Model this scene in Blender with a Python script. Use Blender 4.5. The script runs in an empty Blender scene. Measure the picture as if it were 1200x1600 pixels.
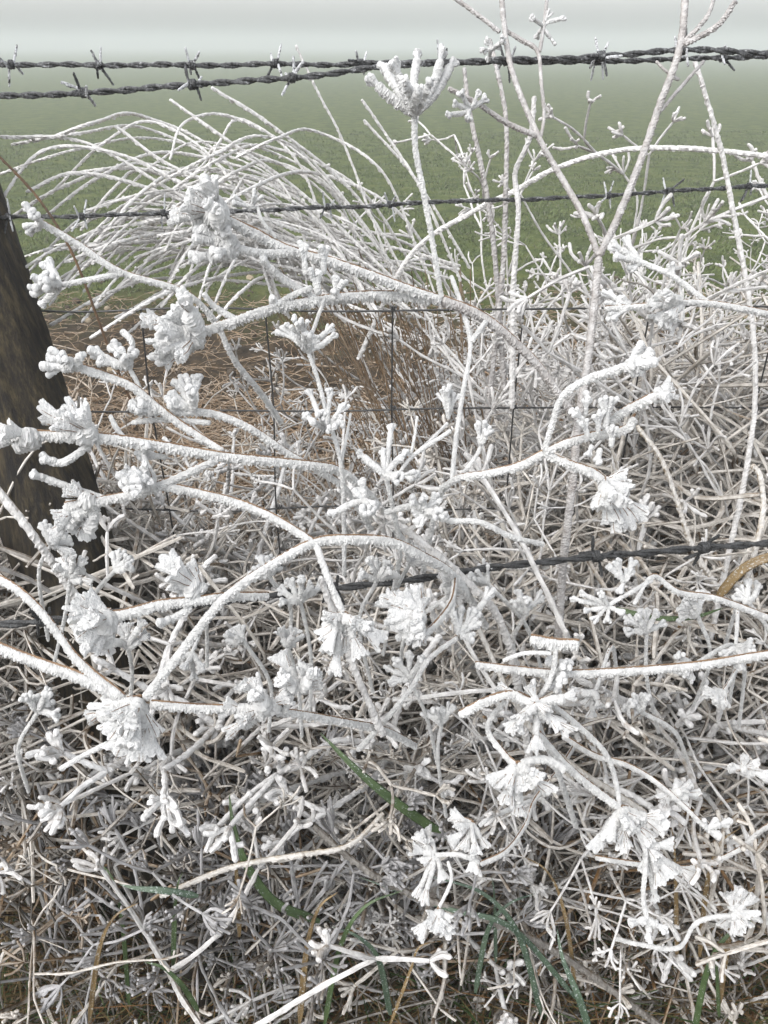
import bpy, math, random
import numpy as np
from mathutils import Vector, Matrix

SC = bpy.context.scene
COL = SC.collection
RAD = math.radians

# ------------------------------------------------------------------ camera, sky, sun, exposure
H = 1.35
PITCH = RAD(30.2)
FPX = 1256.0                      # focal length in pixels of the 1200 x 1600 photograph
cam = bpy.data.cameras.new('camera'); cam_o = bpy.data.objects.new('camera', cam)
COL.objects.link(cam_o)
cam.sensor_fit = 'VERTICAL'; cam.sensor_height = 24.0
cam.lens = 24.0 * FPX / 1600.0
cam.clip_start = 0.02; cam.clip_end = 5000
cam_o.location = (0, 0, H); cam_o.rotation_euler = (RAD(90) - PITCH, 0, 0)
SC.camera = cam_o

world = bpy.data.worlds.new('World'); SC.world = world; world.use_nodes = True
nt = world.node_tree; nt.nodes.clear()
w_out = nt.nodes.new('ShaderNodeOutputWorld'); w_bg = nt.nodes.new('ShaderNodeBackground')
sky = nt.nodes.new('ShaderNodeTexSky'); sky.sky_type = 'NISHITA'; sky.sun_disc = False
SUN_EL, SUN_AZ = RAD(55), RAD(-130)      # azimuth from +Y towards +X
sky.sun_elevation = SUN_EL; sky.sun_rotation = SUN_AZ
sky.air_density = 1.0; sky.dust_density = 4.0; sky.ozone_density = 1.5
hs = nt.nodes.new('ShaderNodeHueSaturation'); hs.inputs['Saturation'].default_value = 0.20
nt.links.new(sky.outputs[0], hs.inputs['Color'])
# foggy overcast: brightest overhead, dimmer towards the horizon
w_tc = nt.nodes.new('ShaderNodeTexCoord'); w_sx = nt.nodes.new('ShaderNodeSeparateXYZ'); nt.links.new(w_tc.outputs['Generated'], w_sx.inputs[0])
w_mr = nt.nodes.new('ShaderNodeMapRange'); w_mr.inputs['From Min'].default_value = -0.02; w_mr.inputs['From Max'].default_value = 0.9
w_mr.inputs['To Min'].default_value = 3.7; w_mr.inputs['To Max'].default_value = 2.2
nt.links.new(w_sx.outputs['Z'], w_mr.inputs['Value'])
w_mx = nt.nodes.new('ShaderNodeVectorMath'); w_mx.operation = 'SCALE'
nt.links.new(hs.outputs[0], w_mx.inputs[0]); nt.links.new(w_mr.outputs[0], w_mx.inputs['Scale']); nt.links.new(w_mx.outputs[0], w_bg.inputs[0])
w_bg.inputs[1].default_value = 0.15
nt.links.new(w_bg.outputs[0], w_out.inputs[0])

sun = bpy.data.lights.new('sun', 'SUN'); sun.energy = 0.5; sun.angle = RAD(35); sun.color = (1.0, 0.95, 0.88)
sun_o = bpy.data.objects.new('sun', sun); COL.objects.link(sun_o)
sdir = Vector((math.sin(SUN_AZ) * math.cos(SUN_EL), math.cos(SUN_AZ) * math.cos(SUN_EL), math.sin(SUN_EL)))
sun_o.rotation_euler = sdir.to_track_quat('Z', 'Y').to_euler()

SC.view_settings.view_transform = 'Standard'; SC.view_settings.look = 'None'
SC.view_settings.gamma = 1.0; SC.view_settings.exposure = -0.06
SC.cycles.max_bounces = 5; SC.cycles.diffuse_bounces = 2; SC.cycles.glossy_bounces = 2
SC.cycles.transmission_bounces = 3; SC.cycles.volume_bounces = 1
SC.cycles.caustics_reflective = False; SC.cycles.caustics_refractive = False
SC.cycles.use_denoising = True
SC.cycles.use_adaptive_sampling = True; SC.cycles.adaptive_threshold = 0.02

# ------------------------------------------------------------------ helpers
CP, SP = math.cos(PITCH), math.sin(PITCH)
RIGHT = np.array([1., 0, 0]); UPV = np.array([0, SP, CP]); FWD = np.array([0, CP, -SP])
CAMP = np.array([0, 0, H])
def P(px, py, d):
    """World point on the photograph's pixel at distance d along the camera axis."""
    return CAMP + d * (FWD + RIGHT * ((px - 600) / FPX) - UPV * ((py - 800) / FPX))
def W(px, d): return px * d / FPX

rng = np.random.default_rng(7)
WIND = np.array([-0.12, -0.55, -0.82]); WIND /= np.linalg.norm(WIND)     # the way the rime has grown

_k = np.random.default_rng(3).normal(size=(7, 3)); _k /= np.linalg.norm(_k, axis=1)[:, None]
_ph = np.random.default_rng(4).uniform(0, 6.28, 7); _fr = np.array([1, 1.3, 1.7, 2.2, 2.9, 0.7, 3.4])
def n3(p, scale):
    """Smooth noise, about -1..1, with features of the given size in metres."""
    v = 0
    for i in range(7):
        v = v + np.sin((p @ _k[i]) * (_fr[i] * 3.1 / scale) + _ph[i] + 1.3 * np.sin((p @ _k[(i + 2) % 7]) * 2.2 / scale)) / (1 + 0.35 * i)
    return v / 3.0

def nrm(v): return v / (np.linalg.norm(v, axis=-1, keepdims=True) + 1e-12)
def resample(pts, rad, step, nmin=3):
    """Catmull-Rom through the points, then even spacing."""
    pts = np.asarray(pts, float); rad = np.asarray(rad, float)
    if len(pts) > 2:
        q = np.vstack([2 * pts[0] - pts[1], pts, 2 * pts[-1] - pts[-2]])
        rr = np.concatenate([[rad[0]], rad, [rad[-1]]])
        t = np.linspace(0, 1, 8, endpoint=False)[:, None]
        o, ro = [], []
        for i in range(1, len(q) - 2):
            a, b, c, e = q[i - 1], q[i], q[i + 1], q[i + 2]
            o.append(0.5 * ((2 * b) + (-a + c) * t + (2 * a - 5 * b + 4 * c - e) * t * t + (-a + 3 * b - 3 * c + e) * t ** 3))
            ro.append(rr[i] + (rr[i + 1] - rr[i]) * t[:, 0])
        pts = np.vstack(o + [q[-2][None]]); rad = np.concatenate(ro + [[rr[-2]]])
    seg = np.linalg.norm(np.diff(pts, axis=0), axis=1); s = np.concatenate([[0], np.cumsum(seg)])
    L = s[-1]; n = max(nmin, int(L / step) + 1)
    u = np.linspace(0, L, n)
    return np.stack([np.interp(u, s, pts[:, k]) for k in range(3)], 1), np.interp(u, s, rad), u, L

class MB:
    def __init__(s): s.v = []; s.f = []; s.m = []; s.n = 0
    def grid(s, V, n, m, mat, closed=True):
        """V: n*m vertices, rings of m."""
        i = np.arange(n - 1)[:, None] * m
        j = np.arange(m if closed else m - 1)[None, :]
        j2 = (j + 1) % m
        F = np.stack([i + j, i + j2, i + m + j2, i + m + j], -1).reshape(-1, 4) + s.n
        s.v.append(V); s.f.append(F); s.m.append(np.full(len(F), mat, np.int32)); s.n += len(V)
    def raw(s, V, F, M): s.v.append(V); s.f.append(F + s.n); s.m.append(M); s.n += len(V)
    def arrays(s): return np.vstack(s.v), np.vstack(s.f), np.concatenate(s.m)
    def build(s, name, mats, parent=None, smooth=False, origin=None):
        V, F, M = s.arrays()
        if origin is None:
            q = parent
            while q is not None and 'o3' not in q: q = q.parent
            origin = np.array(q.location) if q is not None else np.zeros(3)
        me = bpy.data.meshes.new(name)
        me.vertices.add(len(V)); me.vertices.foreach_set('co', (V - origin).astype(np.float32).ravel())
        me.loops.add(F.size); me.loops.foreach_set('vertex_index', F.astype(np.int32).ravel())
        me.polygons.add(len(F)); me.polygons.foreach_set('loop_start', np.arange(0, F.size, 4, dtype=np.int32))
        for mt in (mats if isinstance(mats, (list, tuple)) else [mats]): me.materials.append(mt)
        me.polygons.foreach_set('material_index', M)
        me.polygons.foreach_set('use_smooth', np.full(len(F), smooth))
        me.update(calc_edges=True)
        o = bpy.data.objects.new(name, me); COL.objects.link(o)
        if parent is not None: o.parent = parent
        else: o.location = origin
        return o

def frames(p):
    t = nrm(np.gradient(p, axis=0))
    up = np.array([0.13, 0.21, 0.97]); a = np.cross(t, up); bad = np.linalg.norm(a, axis=1) < 0.15
    a[bad] = np.cross(t[bad], np.array([0.97, 0.2, 0.1])); a = nrm(a)
    for i in range(1, len(a)):                       # keep the frame from flipping
        if a[i] @ a[i - 1] < 0: a[i] = -a[i]
    b = np.cross(t, a); return t, a, b

def tube(mb, pts, rad, mat=0, seg=6, step=0.004, cap=True, lump=0.0, lscale=0.006, spike=0.0, wind=0.0, taper_start=True):
    p, r, u, L = resample(pts, rad, step)
    if cap:
        rr = np.maximum(r, 1e-5)
        # denser rings near the ends so that they round off
        e = float(r[-1]) ; e0 = float(r[0])
        ex = [x for x in (L - e * 0.5, L - e * 0.22, L - e * 0.06) if x > 0]
        ex0 = [x for x in (e0 * 0.06, e0 * 0.4) if x < L] if taper_start else []
        uu = np.unique(np.concatenate([u, ex, ex0]))
        p = np.stack([np.interp(uu, u, p[:, k]) for k in range(3)], 1); r = np.interp(uu, u, r); u = uu
        def rnd(s, q): return np.sqrt(np.clip(1 - (1 - np.clip(s / max(q, 1e-6), 0, 1)) ** 2, 0.0, 1))
        r = r * np.maximum(rnd(L - u, e), 0.02)
        if taper_start: r = r * np.maximum(rnd(u, e0), 0.02)
    t, a, b = frames(p)
    th = np.linspace(0, 2 * math.pi, seg, endpoint=False)
    ph = (np.arange(len(p)) % 2) * (math.pi / seg) if seg > 8 else np.zeros(len(p))
    ang = th[None, :] + ph[:, None] * 0
    N = a[:, None, :] * np.cos(ang)[..., None] + b[:, None, :] * np.sin(ang)[..., None]
    R = r[:, None] * np.ones((1, seg))
    if wind:
        wd = N @ WIND; w2 = np.clip(wd, 0, 1)
        R = R * (1 + wind * w2 ** 1.5)
    if lump:
        C = (p[:, None, :] + N * r[:, None, None]).reshape(-1, 3)
        R = R * (1 + lump * n3(C, lscale).reshape(R.shape) + 0.6 * lump * n3(C + 5, lscale * 0.42).reshape(R.shape))
    if spike:
        z = rng.random(R.shape); ww = 0.55 + 0.75 * np.clip(N @ WIND, -0.3, 1)
        R = R + spike * (z ** 2.2 - 0.22) * ww * np.clip(r[:, None] / (r.max() + 1e-9) * 1.5, 0, 1)
    V = (p[:, None, :] + N * R[..., None]).reshape(-1, 3)
    mb.grid(V, len(p), seg, mat)

def empty(name, loc, label, cat, group=None):
    o = bpy.data.objects.new(name, None); COL.objects.link(o)
    o.location = loc; o.empty_display_size = 0.05; o['o3'] = 1
    o['label'] = label; o['category'] = cat
    if group: o['group'] = group
    return o
def tag(o, label=None, cat=None, group=None, kind=None):
    if label: o['label'] = label
    if cat: o['category'] = cat
    if group: o['group'] = group
    if kind: o['kind'] = kind
    return o

# ------------------------------------------------------------------ materials
def mat(name):
    m = bpy.data.materials.new(name); m.use_nodes = True
    n = m.node_tree.nodes; return m, n, m.node_tree.links, n['Principled BSDF']
def noise(n, l, scale, detail=4, rough=0.6, coord='Object', w=None):
    tc = n.new('ShaderNodeTexCoord'); t = n.new('ShaderNodeTexNoise')
    t.inputs['Scale'].default_value = scale; t.inputs['Detail'].default_value = detail; t.inputs['Roughness'].default_value = rough
    if w is not None:
        mp = n.new('ShaderNodeMapping'); mp.inputs['Scale'].default_value = w
        l.new(tc.outputs[coord], mp.inputs['Vector']); l.new(mp.outputs[0], t.inputs['Vector'])
    else: l.new(tc.outputs[coord], t.inputs['Vector'])
    return t
def ramp(n, l, src, stops):
    r = n.new('ShaderNodeValToRGB'); e = r.color_ramp.elements
    while len(e) < len(stops): e.new(0.5)
    for i, (p, c) in enumerate(stops): e[i].position = p; e[i].color = (*c, 1) if len(c) == 3 else c
    l.new(src, r.inputs[0]); return r
def mixc(n, l, fac, a, b):
    x = n.new('ShaderNodeMix'); x.data_type = 'RGBA'
    if isinstance(fac, float): x.inputs[0].default_value = fac
    else: l.new(fac, x.inputs[0])
    for k, c in ((6, a), (7, b)):
        if isinstance(c, tuple): x.inputs[k].default_value = (*c, 1)
        else: l.new(c, x.inputs[k])
    return x.outputs[2]
def bump(n, l, src, strength, dist, b):
    bp = n.new('ShaderNodeBump'); bp.inputs['Strength'].default_value = strength; bp.inputs['Distance'].default_value = dist
    l.new(src, bp.inputs['Height']); l.new(bp.outputs[0], b.inputs['Normal'])

def frost_mat(name, c_lo, c_hi, grain=1400, rough=0.42, trans=0.0):
    m, n, l, b = mat(name)
    t = noise(n, l, 130, 5, 0.7); t2 = noise(n, l, grain, 2, 0.7)
    r = ramp(n, l, t.outputs[0], [(0.32, c_lo), (0.62, c_hi)])
    l.new(r.outputs[0], b.inputs['Base Color'])
    b.inputs['Roughness'].default_value = rough; b.inputs['IOR'].default_value = 1.31
    bump(n, l, t2.outputs[0], 0.7, 0.0009, b)
    tr = n.new('ShaderNodeBsdfTranslucent'); l.new(r.outputs[0], tr.inputs['Color']); mx = n.new('ShaderNodeMixShader'); mx.inputs[0].default_value = 0.28
    l.new(b.outputs[0], mx.inputs[1]); l.new(tr.outputs[0], mx.inputs[2]); l.new(mx.outputs[0], n['Material Output'].inputs['Surface'])
    return m
def coated_mat(name, frost_lo, frost_hi, core_lo, core_hi, cover, soft=0.35, bend=0.75):
    """A stem with rime on its windward side: the coat follows the normal against the wind, broken by noise."""
    m, n, l, b = mat(name)
    t = noise(n, l, 110, 4, 0.7); fr = ramp(n, l, t.outputs[0], [(0.3, frost_lo), (0.65, frost_hi)])
    t3 = noise(n, l, 45, 3, 0.6); co = ramp(n, l, t3.outputs[0], [(0.35, core_lo), (0.65, core_hi)])
    g = n.new('ShaderNodeNewGeometry'); dt = n.new('ShaderNodeVectorMath'); dt.operation = 'DOT_PRODUCT'
    l.new(g.outputs['Normal'], dt.inputs[0]); dt.inputs[1].default_value = tuple(float(x) for x in nrm(np.array([-0.1, -0.72, 0.35])))
    ad = n.new('ShaderNodeMath'); ad.operation = 'MULTIPLY_ADD'; l.new(dt.outputs['Value'], ad.inputs[0]); ad.inputs[1].default_value = bend
    t4 = noise(n, l, 70, 3, 0.7); mr = n.new('ShaderNodeMath'); mr.operation = 'MULTIPLY_ADD'
    l.new(t4.outputs[0], mr.inputs[0]); mr.inputs[1].default_value = 1.6; mr.inputs[2].default_value = -0.8 + cover
    l.new(mr.outputs[0], ad.inputs[2])
    mp = n.new('ShaderNodeMapRange'); mp.inputs['From Min'].default_value = -soft; mp.inputs['From Max'].default_value = soft
    l.new(ad.outputs[0], mp.inputs['Value'])
    l.new(mixc(n, l, mp.outputs[0], co.outputs[0], fr.outputs[0]), b.inputs['Base Color'])
    b.inputs['Roughness'].default_value = 0.6
    t2 = noise(n, l, 900, 2, 0.7); bump(n, l, t2.outputs[0], 0.6, 0.0010, b)
    return m
def plain_mat(name, lo, hi, scale, rough=0.6, bmp=0.0, bscale=None, w=None, dist=0.001):
    m, n, l, b = mat(name)
    t = noise(n, l, scale, 5, 0.65, w=w); r = ramp(n, l, t.outputs[0], [(0.3, lo), (0.7, hi)])
    l.new(r.outputs[0], b.inputs['Base Color']); b.inputs['Roughness'].default_value = rough
    if bmp:
        t2 = noise(n, l, bscale or scale, 4, 0.7, w=w); bump(n, l, t2.outputs[0], bmp, dist, b)
    return m

M_FROST = frost_mat('rime', (0.54, 0.54, 0.535), (0.78, 0.78, 0.765))
M_ICE = frost_mat('icy_rime', (0.60, 0.605, 0.605), (0.82, 0.82, 0.81), rough=0.25)
M_CORE = plain_mat('dead_stem_brown', (0.09, 0.05, 0.028), (0.24, 0.15, 0.08), 90, 0.6)
M_TALL = coated_mat('rime_on_grey_brown_stem', (0.30, 0.29, 0.285), (0.56, 0.555, 0.55), (0.12, 0.095, 0.08), (0.26, 0.22, 0.19), -0.34, 0.8)
M_TWIG = coated_mat('rime_on_twig', (0.36, 0.35, 0.34), (0.63, 0.62, 0.605), (0.14, 0.10, 0.065), (0.32, 0.25, 0.17), 0.10)
M_STOUT = coated_mat('thick_rime_on_twig', (0.44, 0.435, 0.43), (0.70, 0.695, 0.685), (0.16, 0.12, 0.08), (0.34, 0.27, 0.20), 0.22)
M_TANGLE = coated_mat('rime_on_dead_stems', (0.33, 0.305, 0.27), (0.60, 0.57, 0.525), (0.04, 0.025, 0.013), (0.18, 0.115, 0.055), -0.18)
M_STRAW = coated_mat('straw_with_thin_rime', (0.26, 0.20, 0.14), (0.44, 0.36, 0.27), (0.04, 0.022, 0.009), (0.24, 0.130, 0.045), -0.55)
M_LOWER = coated_mat('thin_rime_and_low_shade', (0.10, 0.09, 0.078), (0.25, 0.235, 0.215), (0.03, 0.02, 0.010), (0.14, 0.095, 0.045), -0.18)  # thinner rime, and the shade of the dense low growth put into the colour
M_CUP = coated_mat('grey_rime_on_seed_heads', (0.20, 0.197, 0.195), (0.40, 0.395, 0.40), (0.08, 0.06, 0.04), (0.22, 0.17, 0.11), 0.12)
M_BLADE = coated_mat('rime_on_dry_grass', (0.44, 0.43, 0.415), (0.68, 0.67, 0.655), (0.30, 0.26, 0.20), (0.46, 0.41, 0.33), 0.2)

M_BROWN = coated_mat('brown_twig_light_rime', (0.24, 0.195, 0.15), (0.50, 0.44, 0.37), (0.05, 0.029, 0.013), (0.26, 0.155, 0.065), -0.28)
M_DRY = coated_mat('dry_straw_stem', (0.40, 0.38, 0.35), (0.58, 0.56, 0.53), (0.14, 0.095, 0.05), (0.36, 0.28, 0.17), -0.25)

def wire_mat(name, ice):
    m, n, l, b = mat(name)
    t = noise(n, l, 220, 4, 0.75); t2 = noise(n, l, 900, 2, 0.7)
    r = ramp(n, l, t.outputs[0], [(0.40, (0.014, 0.014, 0.014)), (0.64 - ice, (0.06, 0.062, 0.064)), (0.88 - ice, (0.50, 0.51, 0.52))])
    l.new(r.outputs[0], b.inputs['Base Color']); b.inputs['Roughness'].default_value = 0.3
    bump(n, l, t2.outputs[0], 0.8, 0.0012, b); return m
M_WIRE = wire_mat('iced_dark_wire', 0.08); M_WIRE_ICY = wire_mat('frosted_wire', 0.36)
M_WIRE_DK = wire_mat('black_wet_wire', -0.04)
M_WIRE_DARK = plain_mat('dark_net_wire', (0.018, 0.018, 0.018), (0.05, 0.05, 0.05), 200, 0.4)

# ------------------------------------------------------------------ ground, field, far air
def ground_z(x, y):
    return 0.0 + 0.012 * np.sin(x * 2.3 + y * 1.1) * np.exp(-y / 6.0) + 0.01 * np.sin(x * 5.1 - y * 3.7) * np.exp(-y / 4.0)
def make_ground():
    ys = np.concatenate([np.linspace(-2, 1.4, 40), np.linspace(1.42, 6, 250), np.geomspace(6.2, 1500, 60)])
    xs = np.concatenate([-np.geomspace(900, 4.1, 30), np.linspace(-4, 4, 300), np.geomspace(4.1, 900, 30)])
    X, Y = np.meshgrid(xs, ys)
    Z = ground_z(X, Y); q_ = np.stack([X, Y, 0 * X], -1).reshape(-1, 3)
    rough_ = np.exp(-np.clip(Y - 4.6, 0, None)) * (np.abs(X) < 4)
    Z = Z + rough_ * (0.020 * n3(q_, .16) + .014 * n3(q_ + 4, .06)).reshape(X.shape)
    mb = MB(); mb.grid(np.stack([X, Y, Z], -1).reshape(-1, 3), len(ys), len(xs), 0, closed=False)
    m, n, l, b = mat('field_and_verge_soil')
    g = n.new('ShaderNodeNewGeometry'); sp = n.new('ShaderNodeSeparateXYZ'); l.new(g.outputs['Position'], sp.inputs[0])
    tn = noise(n, l, 1.2, 5, 0.7, coord='Object'); ad = n.new('ShaderNodeMath'); ad.operation = 'MULTIPLY_ADD'
    l.new(tn.outputs[0], ad.inputs[0]); ad.inputs[1].default_value = 3.2; l.new(sp.outputs['Y'], ad.inputs[2])
    mp = n.new('ShaderNodeMapRange'); mp.inputs['From Min'].default_value = 5.7; mp.inputs['From Max'].default_value = 7.0; l.new(ad.outputs[0], mp.inputs['Value'])
    ts = noise(n, l, 9, 6, 0.75); soil = ramp(n, l, ts.outputs[0], [(0.35, (0.018, 0.013, 0.008)), (0.55, (0.055, 0.038, 0.022)), (0.75, (0.15, 0.105, 0.058))])
    tg = noise(n, l, 3.5, 6, 0.75); gr = ramp(n, l, tg.outputs[0], [(0.36, (0.026, 0.038, 0.008)), (0.50, (0.058, 0.076, 0.016)), (0.66, (0.10, 0.112, 0.032))])
    l.new(mixc(n, l, mp.outputs[0], soil.outputs[0], gr.outputs[0]), b.inputs['Base Color'])
    b.inputs['Roughness'].default_value = 0.9; b.inputs['Specular IOR Level'].default_value = 0.15
    bump(n, l, ts.outputs[0], 1.0, 0.03, b)
    tag(mb.build('ground', m, smooth=True), kind='structure')
make_ground()

def blades(mb, pos, length, width, lean, az, curl, mat=0, nseg=3):
    """Many narrow grass blades at once; every argument an array."""
    n = len(pos); d = np.stack([np.cos(az), np.sin(az), np.zeros(n)], 1); side = np.stack([-np.sin(az + 0.5), np.cos(az + 0.5), np.zeros(n)], 1)
    rows = []
    for k in range(nseg + 1):
        t = k / nseg; ang = lean + curl * t
        c = pos + d * (np.sin(ang) * length * t)[:, None] + np.array([0, 0, 1.]) * (np.cos(ang) * length * t)[:, None]
        w = (width * (1 - t ** 1.6) * 0.5 + 0.00015)[:, None]
        rows.append(c - side * w); rows.append(c + side * w)
    V = np.stack(rows, 1)                       # n, 2*(nseg+1), 3
    base = np.arange(n)[:, None, None] * (2 * (nseg + 1))
    F = np.array([[2 * k, 2 * k + 1, 2 * k + 3, 2 * k + 2] for k in range(nseg)])[None] + base
    F = F.reshape(-1, 4); mb.raw(V.reshape(-1, 3), F, np.full(len(F), mat, np.int32))

def make_field_grass():
    mb = MB(); R = np.random.default_rng(11)
    m = plain_mat('field_grass_green', (0.036, 0.056, 0.010), (0.10, 0.135, 0.030), 2.2, 0.6)
    m2 = plain_mat('field_grass_dry', (0.07, 0.075, 0.04), (0.15, 0.15, 0.09), 6, 0.7)
    N = 340000
    y = 3.4 * np.exp(R.random(N) * math.log(16 / 3.4)); x = (R.random(N) - 0.5) * 2 * (y * 0.62 + 0.5)
    p = np.stack([x, y, 0 * x], 1)
    dens = n3(p, 0.9) * 0.5 + n3(p, 0.28) * 0.5
    edge = np.clip((y - 4.3 + 0.8 * n3(p + 9, 1.6)) / 1.6, 0, 1)
    keep = R.random(N) < edge * np.clip(0.55 + 0.9 * dens, 0.08, 1)
    p = p[keep]; n = len(p); p[:, 2] = ground_z(p[:, 0], p[:, 1]) - 0.004
    L = R.uniform(0.018, 0.05, n) * (1 + 0.5 * dens[keep]); wd = R.uniform(0.003, 0.006, n) * (1 + p[:, 1] / 9)
    dry = R.random(n) < 0.16
    for s, k in ((~dry, 0), (dry, 1)):
        q = s.sum(); blades(mb, p[s], L[s], wd[s], R.uniform(0.2, 1.2, q), R.uniform(0, 6.28, q), R.uniform(0, 0.9, q), k)
    tag(mb.build('field_grass', [m, m2]), 'short green grass of the open field fading into fog', 'grass', kind='stuff')
make_field_grass()

# fog: one closed box round everything
def box(name, lo, hi, m):
    mb = MB(); x0, y0, z0 = lo; x1, y1, z1 = hi
    V = np.array([[x0, y0, z0], [x1, y0, z0], [x1, y1, z0], [x0, y1, z0], [x0, y0, z1], [x1, y0, z1], [x1, y1, z1], [x0, y1, z1]], float)
    F = np.array([[0, 3, 2, 1], [4, 5, 6, 7], [0, 1, 5, 4], [1, 2, 6, 5], [2, 3, 7, 6], [3, 0, 4, 7]])
    mb.raw(V, F, np.zeros(6, np.int32)); return mb.build(name, m)
m, n_, l_, b_ = mat('fog_air'); n_.remove(b_)
pv = n_.new('ShaderNodeVolumePrincipled'); pv.inputs['Color'].default_value = (0.66, 0.69, 0.68, 1); pv.inputs['Density'].default_value = 0.013
pv.inputs['Anisotropy'].default_value = 0.0
l_.new(pv.outputs[0], n_['Material Output'].inputs['Volume'])
tag(box('haze', (-1000, -6, -1.0), (1000, 1600, 3.2), m), kind='stuff')

# ------------------------------------------------------------------ rime on umbels
FSTEP = 0.0009
def fan(mb, node, dirv, size, w, R):
    """Rime grown across a spray of rays: a thick webbed wedge with fingered end and the brown rays showing on it."""
    dirv = nrm(dirv); v = nrm(np.array([0, .8, -.55]) + R.normal(size=3) * .3); side = nrm(np.cross(dirv, v)); nn = nrm(np.cross(side, dirv))
    if nn[1] > 0: nn = -nn
    nf = int(R.integers(3, 6)); m, n = 56, 40; ph = np.linspace(0, 2 * math.pi, m, endpoint=False); x = np.cos(ph); y = np.sin(ph)
    xs = np.linspace(-1, 1, nf) * .82; ld = np.min(np.abs(x[:, None] - xs[None]), axis=1) * nf / 1.64
    which = np.argmin(np.abs(x[:, None] - xs[None]), axis=1); lenf = R.uniform(.72, 1.0, nf)[which]
    u = np.concatenate([np.linspace(0, 1, n - 4), [1.0, 1.0, 1.0, 1.0]]); sh = np.concatenate([np.ones(n - 4), [.85, .6, .3, .02]])
    cone = R.uniform(.30, .46); curl = R.uniform(-.25, .25); rows = []
    notch = np.clip(ld, 0, 1) ** 2.2
    for k in range(n):
        s = u[k]; L = size * s * (1 - (1 - lenf * (1 - .22 * notch)) * s ** 2)
        hw = w * .45 + math.tan(cone) * size * s * (1 - .18 * s)
        ht = w * (.38 + .40 * math.sin(min(s * 1.25, 1) * math.pi * .5)) * (1 - .30 * notch * s)
        c = node + dirv[None] * L[:, None] + side[None] * (x * hw * (.75 + .25 * sh[k]))[:, None] + nn[None] * (y * ht * sh[k] + curl * size * s * s * .5)[:, None]
        rows.append(c)
    V = np.array(rows); dist = n3(V.reshape(-1, 3), size * .16).reshape(n, m); dist2 = n3(V.reshape(-1, 3) + 3, size * .05).reshape(n, m)
    z = R.random((n, m)) ** 2.2 - .22
    out = nrm(nn[None, None] * y[None, :, None] + side[None, None] * x[None, :, None] * .6 + dirv[None, None] * (u ** 6)[:, None, None] * .8)
    V = V + out * ((dist * .14 + dist2 * .09 + z * .15) * w * (.3 + .7 * u)[:, None])[..., None]
    mb.grid(V.reshape(-1, 3), n, m, 1)
    for f in range(nf):
        q = []
        for s_ in (0, .3, .6, .86):
            hw = w * .45 + math.tan(cone) * size * s_ * (1 - .18 * s_); ht = w * (.38 + .40 * math.sin(min(s_ * 1.25, 1) * math.pi * .5))
            q.append(node + dirv * size * s_ * .95 + side * xs[f] * hw + nn * (ht * .97 * math.sqrt(max(0, 1 - xs[f] ** 2)) + curl * size * s_ * s_ * .5) + R.normal(size=3) * w * .05)
        if R.random() < .5: tube(mb, q, [w * .06, w * .055, w * .045, w * .03], 2, seg=5, step=.002)

def umbellet(mb, node, dirv, size, w, R, fused=False, icy=1):
    if fused:
        fan(mb, node, dirv, size * 1.02, w * 1.05, R)
        for k in range(int(R.integers(0, 2))):
            fan(mb, node + dirv * size * .03, nrm(nrm(dirv) + R.normal(size=3) * .35), size * R.uniform(.6, .85), w * .85, R)
        return
    """A clump of rimed fingers that flare towards their ends."""
    n = int(R.integers(4, 7))
    dirv = nrm(dirv); a = nrm(np.cross(dirv, np.array([0.3, 0.9, 0.2]))); b = np.cross(dirv, a)
    cone = 0.42
    for k in range(n):
        th = 2 * math.pi * k / n + R.uniform(-0.4, 0.4); c = cone * math.sqrt(R.uniform(0.05, 1.25))
        d = nrm(dirv + (a * math.cos(th) + b * math.sin(th)) * math.tan(c))
        L = size * R.uniform(0.7, 1.08); bend = (a * math.cos(th) + b * math.sin(th)) * L * R.uniform(-0.18, 0.10)
        r = w * R.uniform(0.52, 0.82)
        pts = [node - dirv * r * 0.5, node + d * L * 0.4 + bend * 0.5, node + d * L * 0.75 + bend, node + d * L + bend * 0.6]
        tube(mb, pts, [r * 0.62, r * 0.68, r * 0.95, r * 1.18], icy, seg=12, step=FSTEP, lump=0.07, lscale=max(size * 0.2, 0.004), spike=r * 0.40, wind=0.45)

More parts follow.
